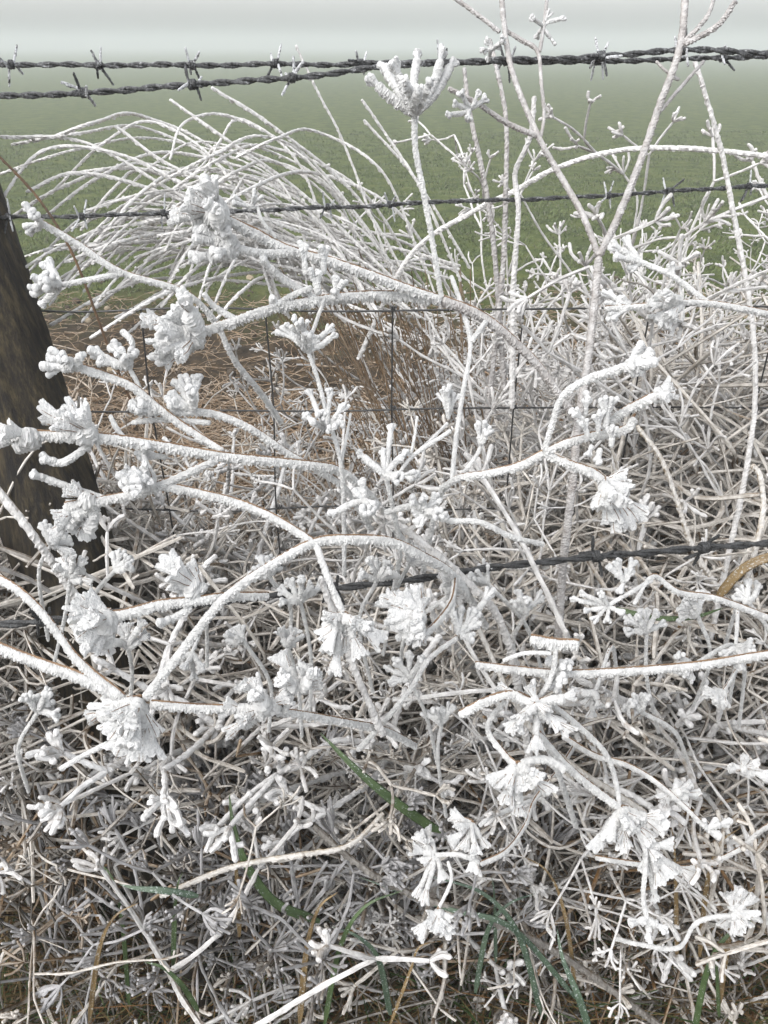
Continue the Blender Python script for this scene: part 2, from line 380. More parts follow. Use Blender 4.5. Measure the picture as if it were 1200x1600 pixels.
class Plant:
    def __init__(s, name, label, cat, root, group=None):
        s.o = empty(name, tuple(root), label, cat, group); s.R = np.random.default_rng(abs(hash(label)) % 1000 if False else sum(map(ord, label)) % 9973)
    def stem(s, pts, w, name='stem', core=True, mats=None, lump=0.10, spike=0.30, wind=0.5, step=FSTEP, seg=18):
        """pts: (px, py, depth); w: (start, end) rime width in photograph pixels"""
        q = np.array([P(*p) for p in pts]); t = np.linspace(0, 1, len(pts))
        wd = np.array([W(w[0] + (w[1] - w[0]) * tt, p[2]) for tt, p in zip(t, pts)])
        mb = MB()
        wd = wd * .82
        tube(mb, q, wd * 0.38, 0, seg=seg, step=step, lump=lump, lscale=wd.mean() * 0.9, spike=wd.mean() * spike * .72, wind=wind)
        if core:
            # the bare brown stem shows along the lee side of the rime
            off = -WIND * (wd * 0.39)[:, None]
            j = nrm(s.R.normal(size=q.shape)) * (wd * 0.03)[:, None]
            tube(mb, q + off + j, wd * 0.13, 1, seg=7, step=step * 3, lump=0.2, lscale=0.004)
        return mb.build(name, mats or [M_FROST, M_CORE], s.o)
    def umbel(s, node, tips, rw=9, fw=6.5, size=34, fused=False, veins=True, name='umbel'):
        """node (px,py,d); tips: list of (px,py) or (px,py,dd) outer ends of the umbellets"""
        d = node[2]; nd = P(*node); mb = MB(); kids = []
        for tp in tips:
            dd = tp[2] if len(tp) > 2 else s.R.uniform(-0.025, 0.02)
            sz = tp[3] if len(tp) > 3 else size
            e = P(tp[0], tp[1], d + dd); v = e - nd; L = np.linalg.norm(v); sw = W(sz, d)
            frac = max(0.12, 1 - sw / L); base = nd + v * frac
            mid = nd + v * frac * 0.5 + nrm(s.R.normal(size=3)) * L * 0.05
            r = W(rw, d) * 0.5
            tube(mb, [nd, mid, base + nrm(v) * sw * 0.15], [r * 0.8, r, r * 1.05], 0, seg=14, step=FSTEP, lump=0.12, lscale=0.004, spike=r * 0.5, wind=0.6 if not fused else 1.2)
            if veins:
                vo = -WIND * r * 0.9
                tube(mb, [nd + vo, mid + vo, base + vo * 0.8], [W(1.6, d), W(1.3, d), W(0.9, d)], 1, seg=5, step=0.003)
            kids.append((base, v, sw))
        u = mb.build(name, [M_FROST, M_CORE], s.o)
        for base, v, sw in kids:
            k = MB(); umbellet(k, base, v, sw, W(fw, d), s.R, fused)
            k.build('umbellet', [M_FROST, M_ICE, M_CORE], u)
    def bud(s, at, to, w=7, n=4, name='umbellet'):
        """a small rimed side umbellet standing on the branch at 'at', pointing to 'to' (px, py)"""
        d = at[2]; k = MB(); a = P(*at); b = P(to[0], to[1], d - 0.006); v = b - a; L = np.linalg.norm(v)
        tube(k, [a, a + v * 0.45], [W(w * 0.34, d), W(w * 0.42, d)], 0, seg=10, step=FSTEP, spike=W(1.2, d))
        umbellet(k, a + v * 0.35, v, L * 0.68, W(w * 0.5, d), s.R)
        k.build(name, [M_FROST, M_ICE, M_CORE], s.o)

G_H = 'dead umbellifer branches thick with rime in front of the fence'

# --- the tall forked plant on the right with its long left branch
D = 0.70
t = Plant('frosted_umbellifer', 'tall forked grey stem rising past all wires, bearing one upright cup-shaped umbel', 'dead plant', P(872, 1000, .80), G_H)
TW = [M_TALL, M_CORE]
t.stem([(872, 1000, .80), (880, 880, .75), (893, 770, .72), (905, 650, .71), (922, 540, .71), (936, 400, .71)], (20, 19), core=False, mats=TW, spike=.2, wind=.1)
t.stem([(936, 400, .71), (965, 340, .71), (1003, 245, .71), (1030, 165, .71), (1062, 75, .71), (1072, -20, .72)], (18, 17), 'branch', False, TW, spike=.22, wind=.1)
t.stem([(936, 400, .71), (908, 330, .72), (870, 265, .73), (840, 210, .73), (800, 110, .74), (786, 20, .75), (783, -30, .75)], (15, 12), 'branch', False, TW, spike=.22, wind=.1)
t.stem([(840, 212, .73), (790, 190, .72), (745, 160, .71), (700, 137, .70)], (11, 9), 'branch', False, TW, spike=.3)
t.stem([(782, 50, .75), (750, 25, .75), (705, -8, .75)], (9, 8), 'branch', False, TW)
t.stem([(786, 45, .75), (815, 62, .75), (840, 80, .75), (846, 130, .74), (850, 180, .74), (845, 215, .735)], (9, 8), 'branch', False, TW)
t.stem([(843, 82, .75), (850, 40, .75), (856, -15, .75)], (9, 8), 'branch', False, TW)
t.stem([(1066, 68, .71), (1105, 25, .70), (1120, -20, .70)], (10, 9), 'branch', False, TW)
t.stem([(1066, 70, .71), (1120, 40, .70), (1150, 0, .69)], (12, 11), 'branch', False, TW)
t.stem([(1030, 175, .71), (1060, 140, .72), (1100, 95, .73)], (9, 7), 'branch', False, TW)
t.stem([(1062, 125, .72), (1040, 110, .72), (1025, 95, .72)], (7, 6), 'branch', False, TW)
t.umbel((735, 170, .70), [(697, 180), (705, 160), (730, 190), (750, 140), (762, 152), (718, 140)], 6, 4, 16, veins=False)
t.umbel((770, 75, .75), [(750, 80), (757, 60), (785, 70), (790, 60), (762, 95)], 5, 3.5, 14, veins=False)
t.umbel((848, 40, .75), [(830, 25), (868, 70), (885, 25), (860, 15), (835, 60)], 5, 3.5, 14, veins=False)
# left branch and its three limbs
t.stem([(905, 655, .70), (880, 625, .69), (845, 575, .68), (800, 530, .67), (750, 492, .66), (690, 468, .65)], (15, 20), 'branch', mats=[M_TALL, M_CORE], spike=.25)
t.stem([(690, 466, .65), (676, 380, .64), (660, 290, .63), (649, 230, .625), (648, 176, .62)], (12, 15), 'branch', False, spike=.35, wind=.2)
t.umbel((648, 178, .62), [(570, 116, -.01, 26), (594, 96, .02, 26), (612, 90, -.02, 26), (653, 76, .02, 24), (674, 122, -.035, 16), (698, 74, .01, 28), (712, 92, .02, 18), (630, 120, -.05, 18), (655, 136, -.05, 16)], 12.5, 6.0, 26, veins=False)
t.stem([(690, 468, .65), (640, 452, .64), (580, 430, .63), (515, 408, .62), (450, 390, .61), (400, 365, .60), (352, 342, .59)], (17, 20), 'branch', spike=.35)
t.umbel((352, 342, .59), [(300, 290, -.02, 46), (318, 278, -.04, 50), (262, 335, 0, 40), (285, 310, -.02, 44), (330, 320, -.05, 40)], 20, 10, 44, fused=True, veins=False)
t.umbel((372, 388, .59), [(300, 362, -.01, 40), (292, 406, .0, 36), (330, 395, -.02, 30), (345, 352, -.02, 26)], 17, 9, 36, veins=False)
t.stem([(460, 393, .61), (415, 395, .60), (372, 388, .59)], (16, 17), 'branch', False)
t.stem([(690, 468, .65), (620, 462, .645), (560, 462, .635), (490, 470, .625), (430, 480, .615), (370, 500, .605), (310, 520, .60)], (18, 20), 'branch', spike=.4)
t.umbel((312, 520, .60), [(222, 497, 0, 34), (262, 480, -.02, 46), (285, 458, -.04, 40), (240, 515, -.03, 56), (232, 550, -.01, 50), (240, 572, .0, 50), (268, 560, -.02, 50)], 20, 12, 48, fused=True)
t.stem([(368, 498, .605), (335, 478, .60), (318, 457, .595)], (14, 12), 'ray', False)
t.stem([(500, 470, .625), (450, 440, .62), (418, 415, .615)], (12, 16), 'ray', False)
t.stem([(488, 448, .62), (455, 462, .618), (432, 478, .615)], (12, 16), 'ray', False)
for a, b, w in [((478, 432), (472, 378), 13), ((505, 430), (508, 378), 13), ((498, 462), (492, 418), 16), ((520, 470), (532, 434), 14), ((430, 425), (408, 402), 13), ((440, 478), (422, 462), 13), ((388, 330), (405, 300), 8), ((400, 325), (362, 315), 10), ((535, 470), (520, 450), 12)]:
    t.bud((a[0], a[1], .60), b, w)
t.stem([(432, 372, .605), (410, 345, .60), (402, 322, .60)], (8, 8), 'ray', False)
t.stem([(508, 465, .62), (495, 500, .62), (488, 520, .62)], (9, 9), 'ray', False)

# --- branch low across the post, upper
t = Plant('frosted_umbellifer', 'long rimed branch crossing the arching grass, two small tufts at its upper left tip', 'dead plant', P(440, 660, .80), G_H)
t.stem([(440, 660, .80), (405, 610, .74), (365, 560, .70), (335, 500, .68), (285, 455, .66), (190, 425, .64), (120, 380, .63), (65, 348, .62)], (12, 13))
t.umbel((66, 349, .62), [(38, 318, 0, 22), (50, 330, -.02, 20), (36, 352, 0, 20), (42, 362, .01, 16)], 8, 6, 20, veins=False)
t.stem([(190, 427, .64), (140, 436, .635), (95, 445, .63)], (12, 11), 'branch', False)
t.umbel((95, 446, .63), [(45, 432, 0, 26), (48, 455, -.02, 30), (75, 405, .01, 26), (60, 440, -.03, 30), (72, 428, -.02, 24), (62, 478, .01, 16)], 9, 6.5, 26, veins=False)

# --- upright twin-tufted stem in the middle
t = Plant('frosted_umbellifer', 'upright slender stem in the middle carrying two small cup tufts, one above the other', 'dead plant', P(538, 900, .66), G_H)
t.stem([(538, 900, .66), (537, 800, .63), (532, 720, .61), (512, 650, .60), (496, 590, .595), (480, 545, .59)], (11, 9), core=False)
t.umbel((481, 548, .59), [(437, 505, 0, 34), (452, 500, -.02, 30), (470, 498, -.03, 30), (485, 520, -.02, 24), (500, 525, 0, 18), (520, 508, .01, 20), (528, 520, .0, 14)], 8, 5, 28, veins=False)
t.umbel((510, 672, .60), [(482, 608, .01, 18), (516, 606, .0, 18), (474, 645, -.01, 22), (486, 655, -.03, 24), (500, 640, -.03, 26), (540, 628, 0, 22), (536, 655, -.02, 24), (520, 668, -.03, 22)], 7, 5.5, 24, veins=False)
t.stem([(533, 722, .61), (540, 690, .615), (548, 645, .62)], (8, 6), 'ray', False)

# --- the fan of branches on the left
t = Plant('frosted_umbellifer', 'thick rimed branch whose longest limb reaches over the wooden post to a swollen white tip', 'dead plant', P(640, 860, .72), G_H)
t.stem([(640, 860, .72), (600, 800, .68), (565, 760, .65), (525, 733, .63), (440, 722, .60), (350, 713, .58), (260, 698, .565), (170, 685, .555), (60, 680, .55), (8, 681, .55)], (13, 22), spike=.38)
t.umbel((150, 684, .552), [(60, 636 + 5, 0, 50), (85, 650, -.02, 46), (100, 632, .01, 40), (120, 640, -.02, 40)], 15, 11, 46, fused=True, veins=False)
t.umbel((60, 681, .55), [(-5, 678, 0, 40), (0, 670, -.02, 36), (-4, 690, .01, 36)], 20, 9, 36, fused=True, veins=False)
t.stem([(140, 694, .553), (112, 714, .55), (92, 722, .55), (64, 714, .55)], (15, 17), 'ray', False)
t.bud((90, 722, .55), (62, 712), 15)
t.stem([(200, 692, .56), (182, 668, .56), (172, 648, .56)], (12, 10), 'ray', False)
t.stem([(350, 712, .58), (290, 740, .57), (245, 760, .565), (190, 776, .56), (100, 792, .555)], (16, 20), 'branch')
t.umbel((150, 782, .558), [(98, 795, 0, 40), (82, 815, 0, 36), (78, 842, .01, 36), (100, 760, -.01, 30), (120, 838, .02, 34), (135, 842, .02, 28)], 17, 10, 40, fused=True)
t.stem([(170, 780, .56), (110, 760, .555), (58, 742, .55)], (12, 15), 'ray', False)
t.bud((70, 746, .55), (48, 740), 15)
t.umbel((238, 752, .565), [(182, 740, -.01, 44), (190, 752, -.03, 40), (215, 732, -.02, 38), (212, 757, -.04, 36)], 15, 10, 42, fused=True)
t.stem([(242, 748, .565), (230, 725, .565), (222, 700, .565)], (14, 13), 'ray', False)
t.bud((224, 706, .56), (228, 690), 14)
for a, b, w in [((262, 715), (212, 708), 12), ((285, 705), (250, 690), 11)]: t.bud((a[0], a[1], .575), b, w)

t = Plant('frosted_umbellifer', 'rimed branch with forked tip beside the post and a finger tuft standing above it', 'dead plant', P(590, 850, .72), G_H)
t.stem([(590, 850, .72), (565, 800, .67), (530, 755, .64), (450, 708, .62), (390, 668, .605), (330, 645, .60), (265, 642, .595)], (12, 16))
t.stem([(350, 705, .585), (290, 668, .59), (245, 635, .59), (205, 603, .585), (150, 582, .58), (95, 565, .575)], (14, 18), 'branch')
t.umbel((118, 570, .575), [(72, 552, 0, 34), (64, 578, 0, 36), (90, 556, -.02, 28), (128, 552, -.01, 16)], 13, 8, 32, veins=False)
t.umbel((200, 575, .585), [(140, 545, 0, 28), (150, 560, -.01, 26), (175, 530, .01, 30), (188, 548, -.02, 24), (208, 545, -.01, 22)], 10, 7, 26, veins=False)
t.stem([(220, 612, .588), (212, 592, .587), (200, 572, .585)], (10, 10), 'ray', False)
t.stem([(200, 560, .585), (207, 535, .58), (190, 515, .58)], (13, 13), 'ray', False)
t.umbel((302, 640, .597), [(262, 612, 0, 36), (258, 622, -.01, 30), (275, 590, .01, 34), (290, 582, 0, 34), (308, 585, .0, 30), (298, 605, -.03, 26)], 11, 7, 32, veins=False)
t.umbel((250, 640, .593), [(198, 632, 0, 30), (205, 642, -.01, 26), (215, 628, -.01, 24)], 13, 8, 28, veins=False)
t.stem([(330, 660, .60), (255, 655, .598), (205, 660, .6)], (11, 10), 'ray', False)

# --- the big arch
t = Plant('frosted_umbellifer', 'great arching branch with brown upper edge ending low in a large drooping fan of rime', 'dead plant', P(760, 980, .72), G_H)
t.stem([(760, 980, .72), (715, 905, .66), (660, 868, .62), (610, 846, .60), (550, 842, .585), (490, 848, .575), (420, 885, .565), (350, 935, .56), (285, 1015, .56), (225, 1092, .56)], (16, 21), spike=.3, lump=.06)
t.stem([(492, 848, .575), (430, 810, .575), (370, 785, .575), (300, 768, .57), (248, 757, .567)], (14, 18), 'branch')
t.stem([(494, 850, .575), (508, 890, .57), (522, 925, .57), (537, 958, .57)], (16, 15), 'branch')
t.umbel((538, 960, .57), [(500, 1005, 0, 44), (505, 1020, -.01, 40), (520, 1058, 0, 40), (545, 1020, .01, 34), (565, 1030, 0, 40), (600, 1005, .01, 40), (560, 975, -.02, 30), (505, 965, -.01, 24), (580, 985, -.02, 34)], 11, 8, 38, fused=True)
t.stem([(712, 900, .66), (705, 940, .62), (680, 975, .59), (655, 1000, .58)], (12, 17), 'branch')
t.umbel((658, 962, .58), [(610, 985, 0, 44), (625, 1000, -.01, 46), (650, 1010, -.01, 46), (655, 985, -.02, 34), (600, 955, 0, 46), (620, 930, .0, 50), (645, 925, .01, 46), (590, 930, .01, 44)], 15, 11, 44, fused=True)
t.umbel((220, 1095, .56), [(160, 1160, 0, 60), (150, 1120, .01, 60), (178, 1195, 0, 66), (195, 1170, -.02, 60), (215, 1200, 0, 66), (235, 1198, .0, 66), (240, 1160, .0, 50), (200, 1140, -.03, 50), (170, 1135, -.02, 50), (135, 1123, .01, 24)], 20, 11, 60, fused=True)
t.stem([(205, 1095, .565), (165, 1118, .57), (160, 1100, .57)], (14, 13), 'ray', False)
t.stem([(170, 1160, .57), (130, 1180, .57), (92, 1202, .57)], (12, 11), 'ray', False)

t = Plant('frosted_umbellifer', 'rimed branch joined to the great arch, tipped by a broad flat webbed fan', 'dead plant', P(420, 930, .60), G_H)
t.stem([(420, 930, .60), (352, 932, .57), (310, 938, .56), (250, 945, .555), (200, 958, .55), (165, 965, .55)], (14, 24), spike=.35)
t.umbel((172, 962, .55), [(100, 948, 0, 60), (104, 970, -.02, 60), (120, 1000, -.01, 60), (140, 1015, 0, 56), (130, 940, .0, 46), (135, 975, -.03, 50), (160, 1020, .02, 30)], 24, 12, 58, fused=True)
t.umbel((318, 925, .565), [(250, 868, 0, 60), (262, 885, -.02, 52), (285, 880, -.01, 50), (262, 905, -.01, 40), (270, 912, .0, 40)], 20, 10, 54, fused=True)
t.stem([(300, 948, .56), (270, 965, .556), (250, 975, .555)], (14, 16), 'ray', False)
t.bud((268, 966, .555), (244, 975), 18)

t = Plant('frosted_umbellifer', 'low rimed branch running level from the drooping fan, with ragged white lobes along it', 'dead plant', P(650, 1165, .75), G_H)
t.stem([(650, 1165, .75), (600, 1140, .68), (540, 1128, .63), (450, 1113, .59), (380, 1108, .575), (300, 1105, .565), (235, 1100, .56)], (12, 17), spike=.4)
t.umbel((420, 1100, .575), [(335, 1112, .0, 40), (350, 1150, .0, 34), (370, 1130, -.01, 34), (372, 1065, .0, 26), (392, 1055, .0, 30), (400, 1085, -.03, 34), (455, 1085, -.01, 34)], 17, 9, 34, fused=True)
t.umbel((468, 1070, .57), [(432, 1018, .0, 34), (430, 1050, -.01, 34), (440, 1065, -.02, 30), (478, 1030, .0, 28), (508, 1062, .0, 36), (495, 1050, -.02, 30)], 14, 8, 32, fused=True)
t.stem([(460, 1070, .57), (450, 1100, .575), (442, 1112, .58)], (13, 14), 'ray', False)

t = Plant('frosted_umbellifer', 'pair of rimed stems entering low at the left edge and meeting at the drooping fan', 'dead plant', P(-60, 1010, .62), G_H)
t.stem([(-60, 985, .60), (0, 1012, .59), (60, 1035, .58), (130, 1060, .57), (195, 1092, .565)], (20, 22), spike=.3)
t.stem([(-60, 890, .60), (0, 905, .59), (45, 935, .58), (80, 975, .575), (125, 1035, .57), (190, 1088, .565)], (14, 20), 'branch', spike=.3)

t = Plant('frosted_umbellifer', 'curved rimed spray at right with two long club-ended arms and drooping ragged third arm', 'dead plant', P(640, 1000, .75), G_H)
t.stem([(640, 1000, .78), (680, 800, .68), (705, 752, .64), (760, 740, .62), (810, 728, .61), (850, 708, .60)], (12, 17), spike=.3)
t.stem([(850, 706, .60), (862, 665, .595), (878, 620, .59), (915, 593, .585), (960, 578, .58), (1000, 562, .575), (1022, 548, .57)], (12, 21), 'branch', False, spike=.4)
t.umbel((980, 572, .577), [(1005, 538, .0, 34), (1028, 548, .0, 34), (1026, 562, -.01, 36), (1000, 580, .0, 24)], 17, 9, 34, veins=False)
t.stem([(850, 707, .60), (885, 692, .595), (930, 680, .59), (975, 672, .585), (992, 652, .58)], (14, 19), 'branch', spike=.4)
t.stem([(940, 672, .59), (970, 646, .585), (1010, 625, .58), (1048, 606, .575)], (16, 20), 'branch', spike=.4)
t.umbel((1025, 618, .577), [(1054, 595, 0, 28), (1052, 612, 0, 28), (1045, 620, -.01, 24)], 18, 9, 28, fused=True, veins=False)
for a, b, w in [((918, 660), (892, 640), 10), ((920, 685), (908, 650), 11), ((935, 680), (935, 640), 10), ((945, 670), (955, 618), 13), ((915, 610), (920, 632), 14), ((938, 700), (932, 725), 13), ((925, 695), (918, 715), 10), ((955, 700), (958, 660), 12), ((915, 650), (918, 618), 9)]: t.bud((a[0], a[1], .58), b, w)
t.stem([(850, 708, .60), (890, 725, .598), (925, 738, .595), (945, 752, .59)], (14, 21), 'branch', spike=.35)
t.umbel((945, 752, .59), [(935, 790, .01, 34), (940, 800, -.01, 36), (958, 825, .0, 44), (975, 835, .0, 44), (992, 828, .0, 44), (1008, 808, .01, 36), (975, 745, .0, 34), (970, 790, -.03, 44), (985, 775, -.01, 40)], 15, 10, 42, fused=True)
t.stem([(706, 752, .64), (712, 690, .645), (722, 620, .65), (735, 540, .655), (722, 480, .66), (705, 430, .665)], (12, 10), 'branch', False)
t.stem([(735, 535, .655), (750, 515, .655), (760, 500, .655)], (13, 12), 'ray', False)
t.stem([(712, 752, .64), (745, 710, .635), (758, 670, .63)], (9, 9), 'branch', False)
t.umbel((752, 695, .63), [(745, 660, .0, 22), (758, 655, .0, 24), (766, 668, -.01, 20)], 7, 5, 22, veins=False)
t.umbel((700, 655, .65), [(690, 605, .0, 26), (700, 600, -.01, 24), (712, 608, .0, 22)], 8, 5, 26, veins=False)
t.stem([(640, 715, .64), (670, 690, .645), (700, 660, .65)], (7, 7), 'ray', False)

t = Plant('frosted_umbellifer', 'star of rimed rays at the very middle with a level lumpy bar below it', 'dead plant', P(610, 950, .70), G_H)
t.stem([(610, 950, .72), (625, 860, .66), (615, 800, .62), (603, 742, .60)], (12, 10), core=False)
t.umbel((603, 742, .60), [(558, 704, .0, 14), (598, 700, .01, 14), (612, 662, .02, 16), (638, 702, .0, 14), (655, 742, -.01, 26), (625, 745, -.03, 22)], 9, 5, 16, veins=False)
t.stem([(620, 745, .60), (645, 712, .605), (705, 672, .61)], (8, 9), 'ray', False)
t.stem([(642, 710, .605), (648, 680, .605), (652, 650, .605)], (7, 7), 'ray', False)
t.stem([(600, 800, .62), (650, 790, .61), (700, 812, .61), (750, 815, .61), (800, 838, .62), (850, 850, .64)], (13, 10), 'branch', False)
t.umbel((665, 800, .60), [(645, 800, 0, 22), (640, 775, -.01, 22), (660, 772, -.01, 22), (685, 770, 0, 22), (690, 800, -.02, 24), (705, 808, .0, 22), (650, 820, .0, 24)], 9, 6, 22, veins=False)
t.umbel((570, 780, .60), [(550, 765, 0, 22), (565, 745, 0, 20), (590, 795, -.01, 28), (575, 800, -.02, 26), (510, 805, .0, 20)], 9, 6.5, 24, veins=False)

# --- right-hand level branches
t = Plant('frosted_umbellifer', 'level rimed branch entering high at the right edge with ragged white flags at its tip', 'dead plant', P(1290, 500, .75), G_H)
t.stem([(1290, 510, .74), (1200, 490, .70), (1120, 475, .68), (1065, 472, .67), (1010, 478, .665), (945, 482, .66)], (13, 11), spike=.3)
t.umbel((1065, 470, .67), [(1020, 462, .0, 30), (1012, 475, -.01, 30), (1042, 460, -.02, 26), (1020, 505, .0, 32), (1035, 512, .0, 32), (1045, 500, -.01, 28)], 9, 7, 30, fused=True)
t.umbel((985, 478, .663), [(945, 475, 0, 20), (948, 500, .0, 24), (942, 455, .01, 24), (965, 462, .0, 18)], 8, 5, 22, veins=False)
t.stem([(1110, 475, .68), (1050, 430, .685), (1000, 408, .69), (955, 385, .695)], (11, 12), 'branch', False)
t.umbel((1000, 408, .69), [(952, 378, .0, 24), (960, 400, -.01, 22), (975, 372, .01, 22), (985, 425, .0, 16)], 8, 5, 22, veins=False)
t.umbel((1052, 430, .685), [(1040, 415, 0, 16), (1050, 410, 0, 18)], 7, 5, 16, veins=False)

t = Plant('frosted_umbellifer', 'long straight level stem with brown top edge, below the thick barbed wire at right', 'dead plant', P(1290, 1015, .70), G_H)
t.stem([(1290, 1015, .68), (1200, 1022, .66), (1100, 1038, .645), (1000, 1047, .635), (885, 1052, .625), (800, 1045, .62), (742, 1038, .62)], (17, 14), spike=.3, lump=.05)
t.umbel((872, 1050, .625), [(855, 1025, 0, 24), (885, 1030, -.01, 28), (850, 1060, 0, 26), (880, 1065, -.02, 24), (865, 1085, .0, 24)], 13, 8, 26, veins=False)

t = Plant('frosted_umbellifer', 'rimed stem curving in just under the thick barbed wire, knobbly tufts at its tip', 'dead plant', P(1290, 1000, .72), G_H)
t.stem([(1290, 1000, .72), (1200, 965, .69), (1120, 935, .67), (1060, 925, .66), (1020, 900, .655), (990, 945, .65)], (14, 9), core=True)
t.umbel((950, 945, .65), [(905, 925, 0, 16), (910, 955, 0, 16), (925, 975, .0, 18), (950, 975, 0, 16), (975, 960, .0, 18), (890, 935, .01, 16), (940, 925, -.01, 16)], 6, 4, 16, veins=False)
t.umbel((975, 910, .65), [(950, 880, 0, 22), (962, 872, 0, 22), (985, 885, 0, 22), (990, 870, .0, 20), (968, 925, .0, 20)], 8, 5, 22, veins=False)
t.stem([(1020, 905, .655), (985, 925, .65), (950, 945, .65)], (9, 8), 'ray', False)

t = Plant('frosted_umbellifer', 'knotted rimed cluster below the level stem with short square-ended arms and a drooping fan', 'dead plant', P(900, 1290, .85), G_H)
t.stem([(900, 1290, .85), (870, 1200, .72), (845, 1140, .65), (838, 1096, .62)], (12, 12))
t.stem([(838, 1098, .62), (800, 1085, .615), (760, 1095, .61), (716, 1118, .61)], (15, 18), 'branch', spike=.4)
t.stem([(838, 1096, .62), (860, 1060, .615), (868, 1020, .61), (862, 998, .61)], (11, 13), 'branch', spike=.3)
t.stem([(905, 1006, .61), (865, 1005, .61), (828, 998, .61)], (20, 20), 'branch', spike=.4)
t.stem([(862, 1020, .61), (820, 1020, .612), (785, 1032, .615)], (9, 8), 'branch', False)
t.umbel((838, 1098, .61), [(790, 1145, .0, 30), (805, 1130, -.01, 26), (880, 1140, .0, 34), (895, 1150, .0, 30), (825, 1065, .0, 26), (775, 1070, .01, 20), (838, 1180, .0, 34), (860, 1115, -.01, 26), (900, 1085, 0, 20)], 10, 7, 30, fused=True)
t.stem([(790, 1095, .62), (768, 1120, .63), (764, 1145, .63), (790, 1180, .625), (806, 1195, .62)], (11, 14), 'branch')
t.umbel((808, 1195, .62), [(765, 1225, .0, 34), (785, 1240, -.01, 36), (805, 1240, 0, 40), (822, 1238, .0, 34), (862, 1240, .0, 34), (848, 1222, -.01, 30), (812, 1275, .02, 28), (790, 1255, .01, 30)], 14, 9, 36, fused=True)
t.stem([(812, 1192, .62), (850, 1185, .62), (885, 1202, .62)], (15, 17), 'ray', False)
t.stem([(855, 1095, .63), (900, 1130, .64), (945, 1175, .65), (962, 1220, .66), (968, 1260, .66)], (12, 11), 'branch')
t.stem([(840, 1145, .64), (895, 1205, .65), (968, 1262, .66)], (16, 15), 'branch')
t.umbel((970, 1264, .66), [(925, 1330, .0, 40), (945, 1318, -.01, 36), (975, 1330, .0, 36), (1005, 1290, -.01, 30), (1048, 1290, .0, 44), (1020, 1315, .0, 34), (990, 1300, -.02, 34)], 14, 8, 36, fused=True)
t.stem([(985, 1275, .66), (1008, 1330, .66), (1005, 1400, .66), (1012, 1440, .66)], (12, 11), 'ray', False)
t.umbel((1012, 1435, .66), [(980, 1445, .0, 20), (1015, 1475, .0, 20), (1045, 1455, .0, 22)], 10, 6, 18, veins=False)
t.umbel((1010, 1320, .665), [(1005, 1365, 0, 22), (1035, 1385, .0, 28), (1050, 1370, .0, 28), (1030, 1345, -.01, 24), (1080, 1370, .01, 24), (1055, 1320, .0, 28), (1025, 1410, .01, 18)], 9, 6, 26, fused=True)

t = Plant('frosted_umbellifer', 'rimed branch arching down to the right below the knotted cluster, with lobed tufts', 'dead plant', P(880, 1150, .80), G_H)
t.stem([(880, 1150, .80), (930, 1180, .74), (980, 1195, .72), (1030, 1225, .70), (1090, 1280, .69), (1110, 1300, .69)], (11, 9))
t.umbel((1050, 1240, .70), [(1025, 1250, 0, 22), (1065, 1215, .0, 26), (1085, 1225, -.01, 26), (1095, 1240, .0, 22), (1070, 1260, .0, 22)], 9, 6, 24, fused=True)
t.umbel((1105, 1295, .69), [(1100, 1285, 0, 18), (1125, 1280, .0, 22), (1145, 1282, .0, 22), (1125, 1310, .0, 22)], 8, 5.5, 20, veins=False)

t = Plant('frosted_umbellifer', 'low rimed umbel on a stem forking to the right, a paw-shaped tuft hanging below', 'dead plant', P(900, 1180, .85), G_H)
t.stem([(900, 1160, .84), (875, 1200, .78), (835, 1250, .74), (820, 1290, .72), (790, 1330, .70), (750, 1350, .69)], (10, 11))
t.umbel((738, 1285, .69), [(700, 1270, 0, 26), (715, 1300, -.01, 28), (700, 1320, 0, 28), (722, 1335, .0, 30), (740, 1368, .0, 28), (745, 1340, -.01, 24), (760, 1325, .0, 20)], 7, 5.5, 26, fused=True)
t.umbel((680, 1335, .70), [(640, 1325, 0, 24), (650, 1300, .0, 26), (665, 1290, .01, 20), (655, 1350, .0, 24), (660, 1415, .0, 30), (650, 1400, .01, 24), (695, 1380, .0, 26)], 7, 5.5, 24, fused=True)
t.stem([(750, 1348, .69), (720, 1335, .69), (680, 1335, .70)], (10, 9), 'branch', False)
t.stem([(748, 1290, .69), (770, 1275, .70), (830, 1250, .74)], (9, 9), 'branch', False)
t.stem([(700, 1345, .695), (705, 1375, .69), (685, 1420, .685)], (8, 8), 'branch', False)
t.umbel((685, 1420, .685), [(650, 1465, .0, 30), (668, 1450, -.01, 26), (685, 1465, -.01, 30), (702, 1465, .0, 30), (705, 1440, .0, 20)], 10, 6, 28, fused=True)

t = Plant('frosted_umbellifer', 'rimed tufted stems entering at the right edge near the lower corner', 'dead plant', P(1290, 1400, .75), G_H)
t.stem([(1290, 1250, .72), (1200, 1290, .70), (1150, 1330, .70), (1080, 1355, .70), (1000, 1350, .71), (930, 1340, .73)], (11, 9))
t.stem([(1290, 1470, .75), (1200, 1440, .72), (1150, 1430, .70), (1090, 1440, .70), (1060, 1480, .70), (1000, 1475, .72), (960, 1465, .74)], (11, 8), 'branch', False)
t.umbel((1145, 1425, .70), [(1135, 1390, 0, 28), (1160, 1385, .0, 28), (1185, 1400, .0, 30), (1190, 1430, -.01, 34), (1165, 1450, .0, 34), (1150, 1462, .0, 28), (1130, 1450, .01, 24)], 9, 6, 30, fused=True)
t.umbel((1160, 1200, .72), [(1150, 1200, 0, 22), (1185, 1195, .0, 26), (1205, 1215, .0, 30), (1165, 1180, .0, 20)], 9, 6, 26, fused=True)
t.stem([(1290, 1240, .74), (1225, 1225, .73), (1165, 1198, .72)], (9, 8), 'branch', False)

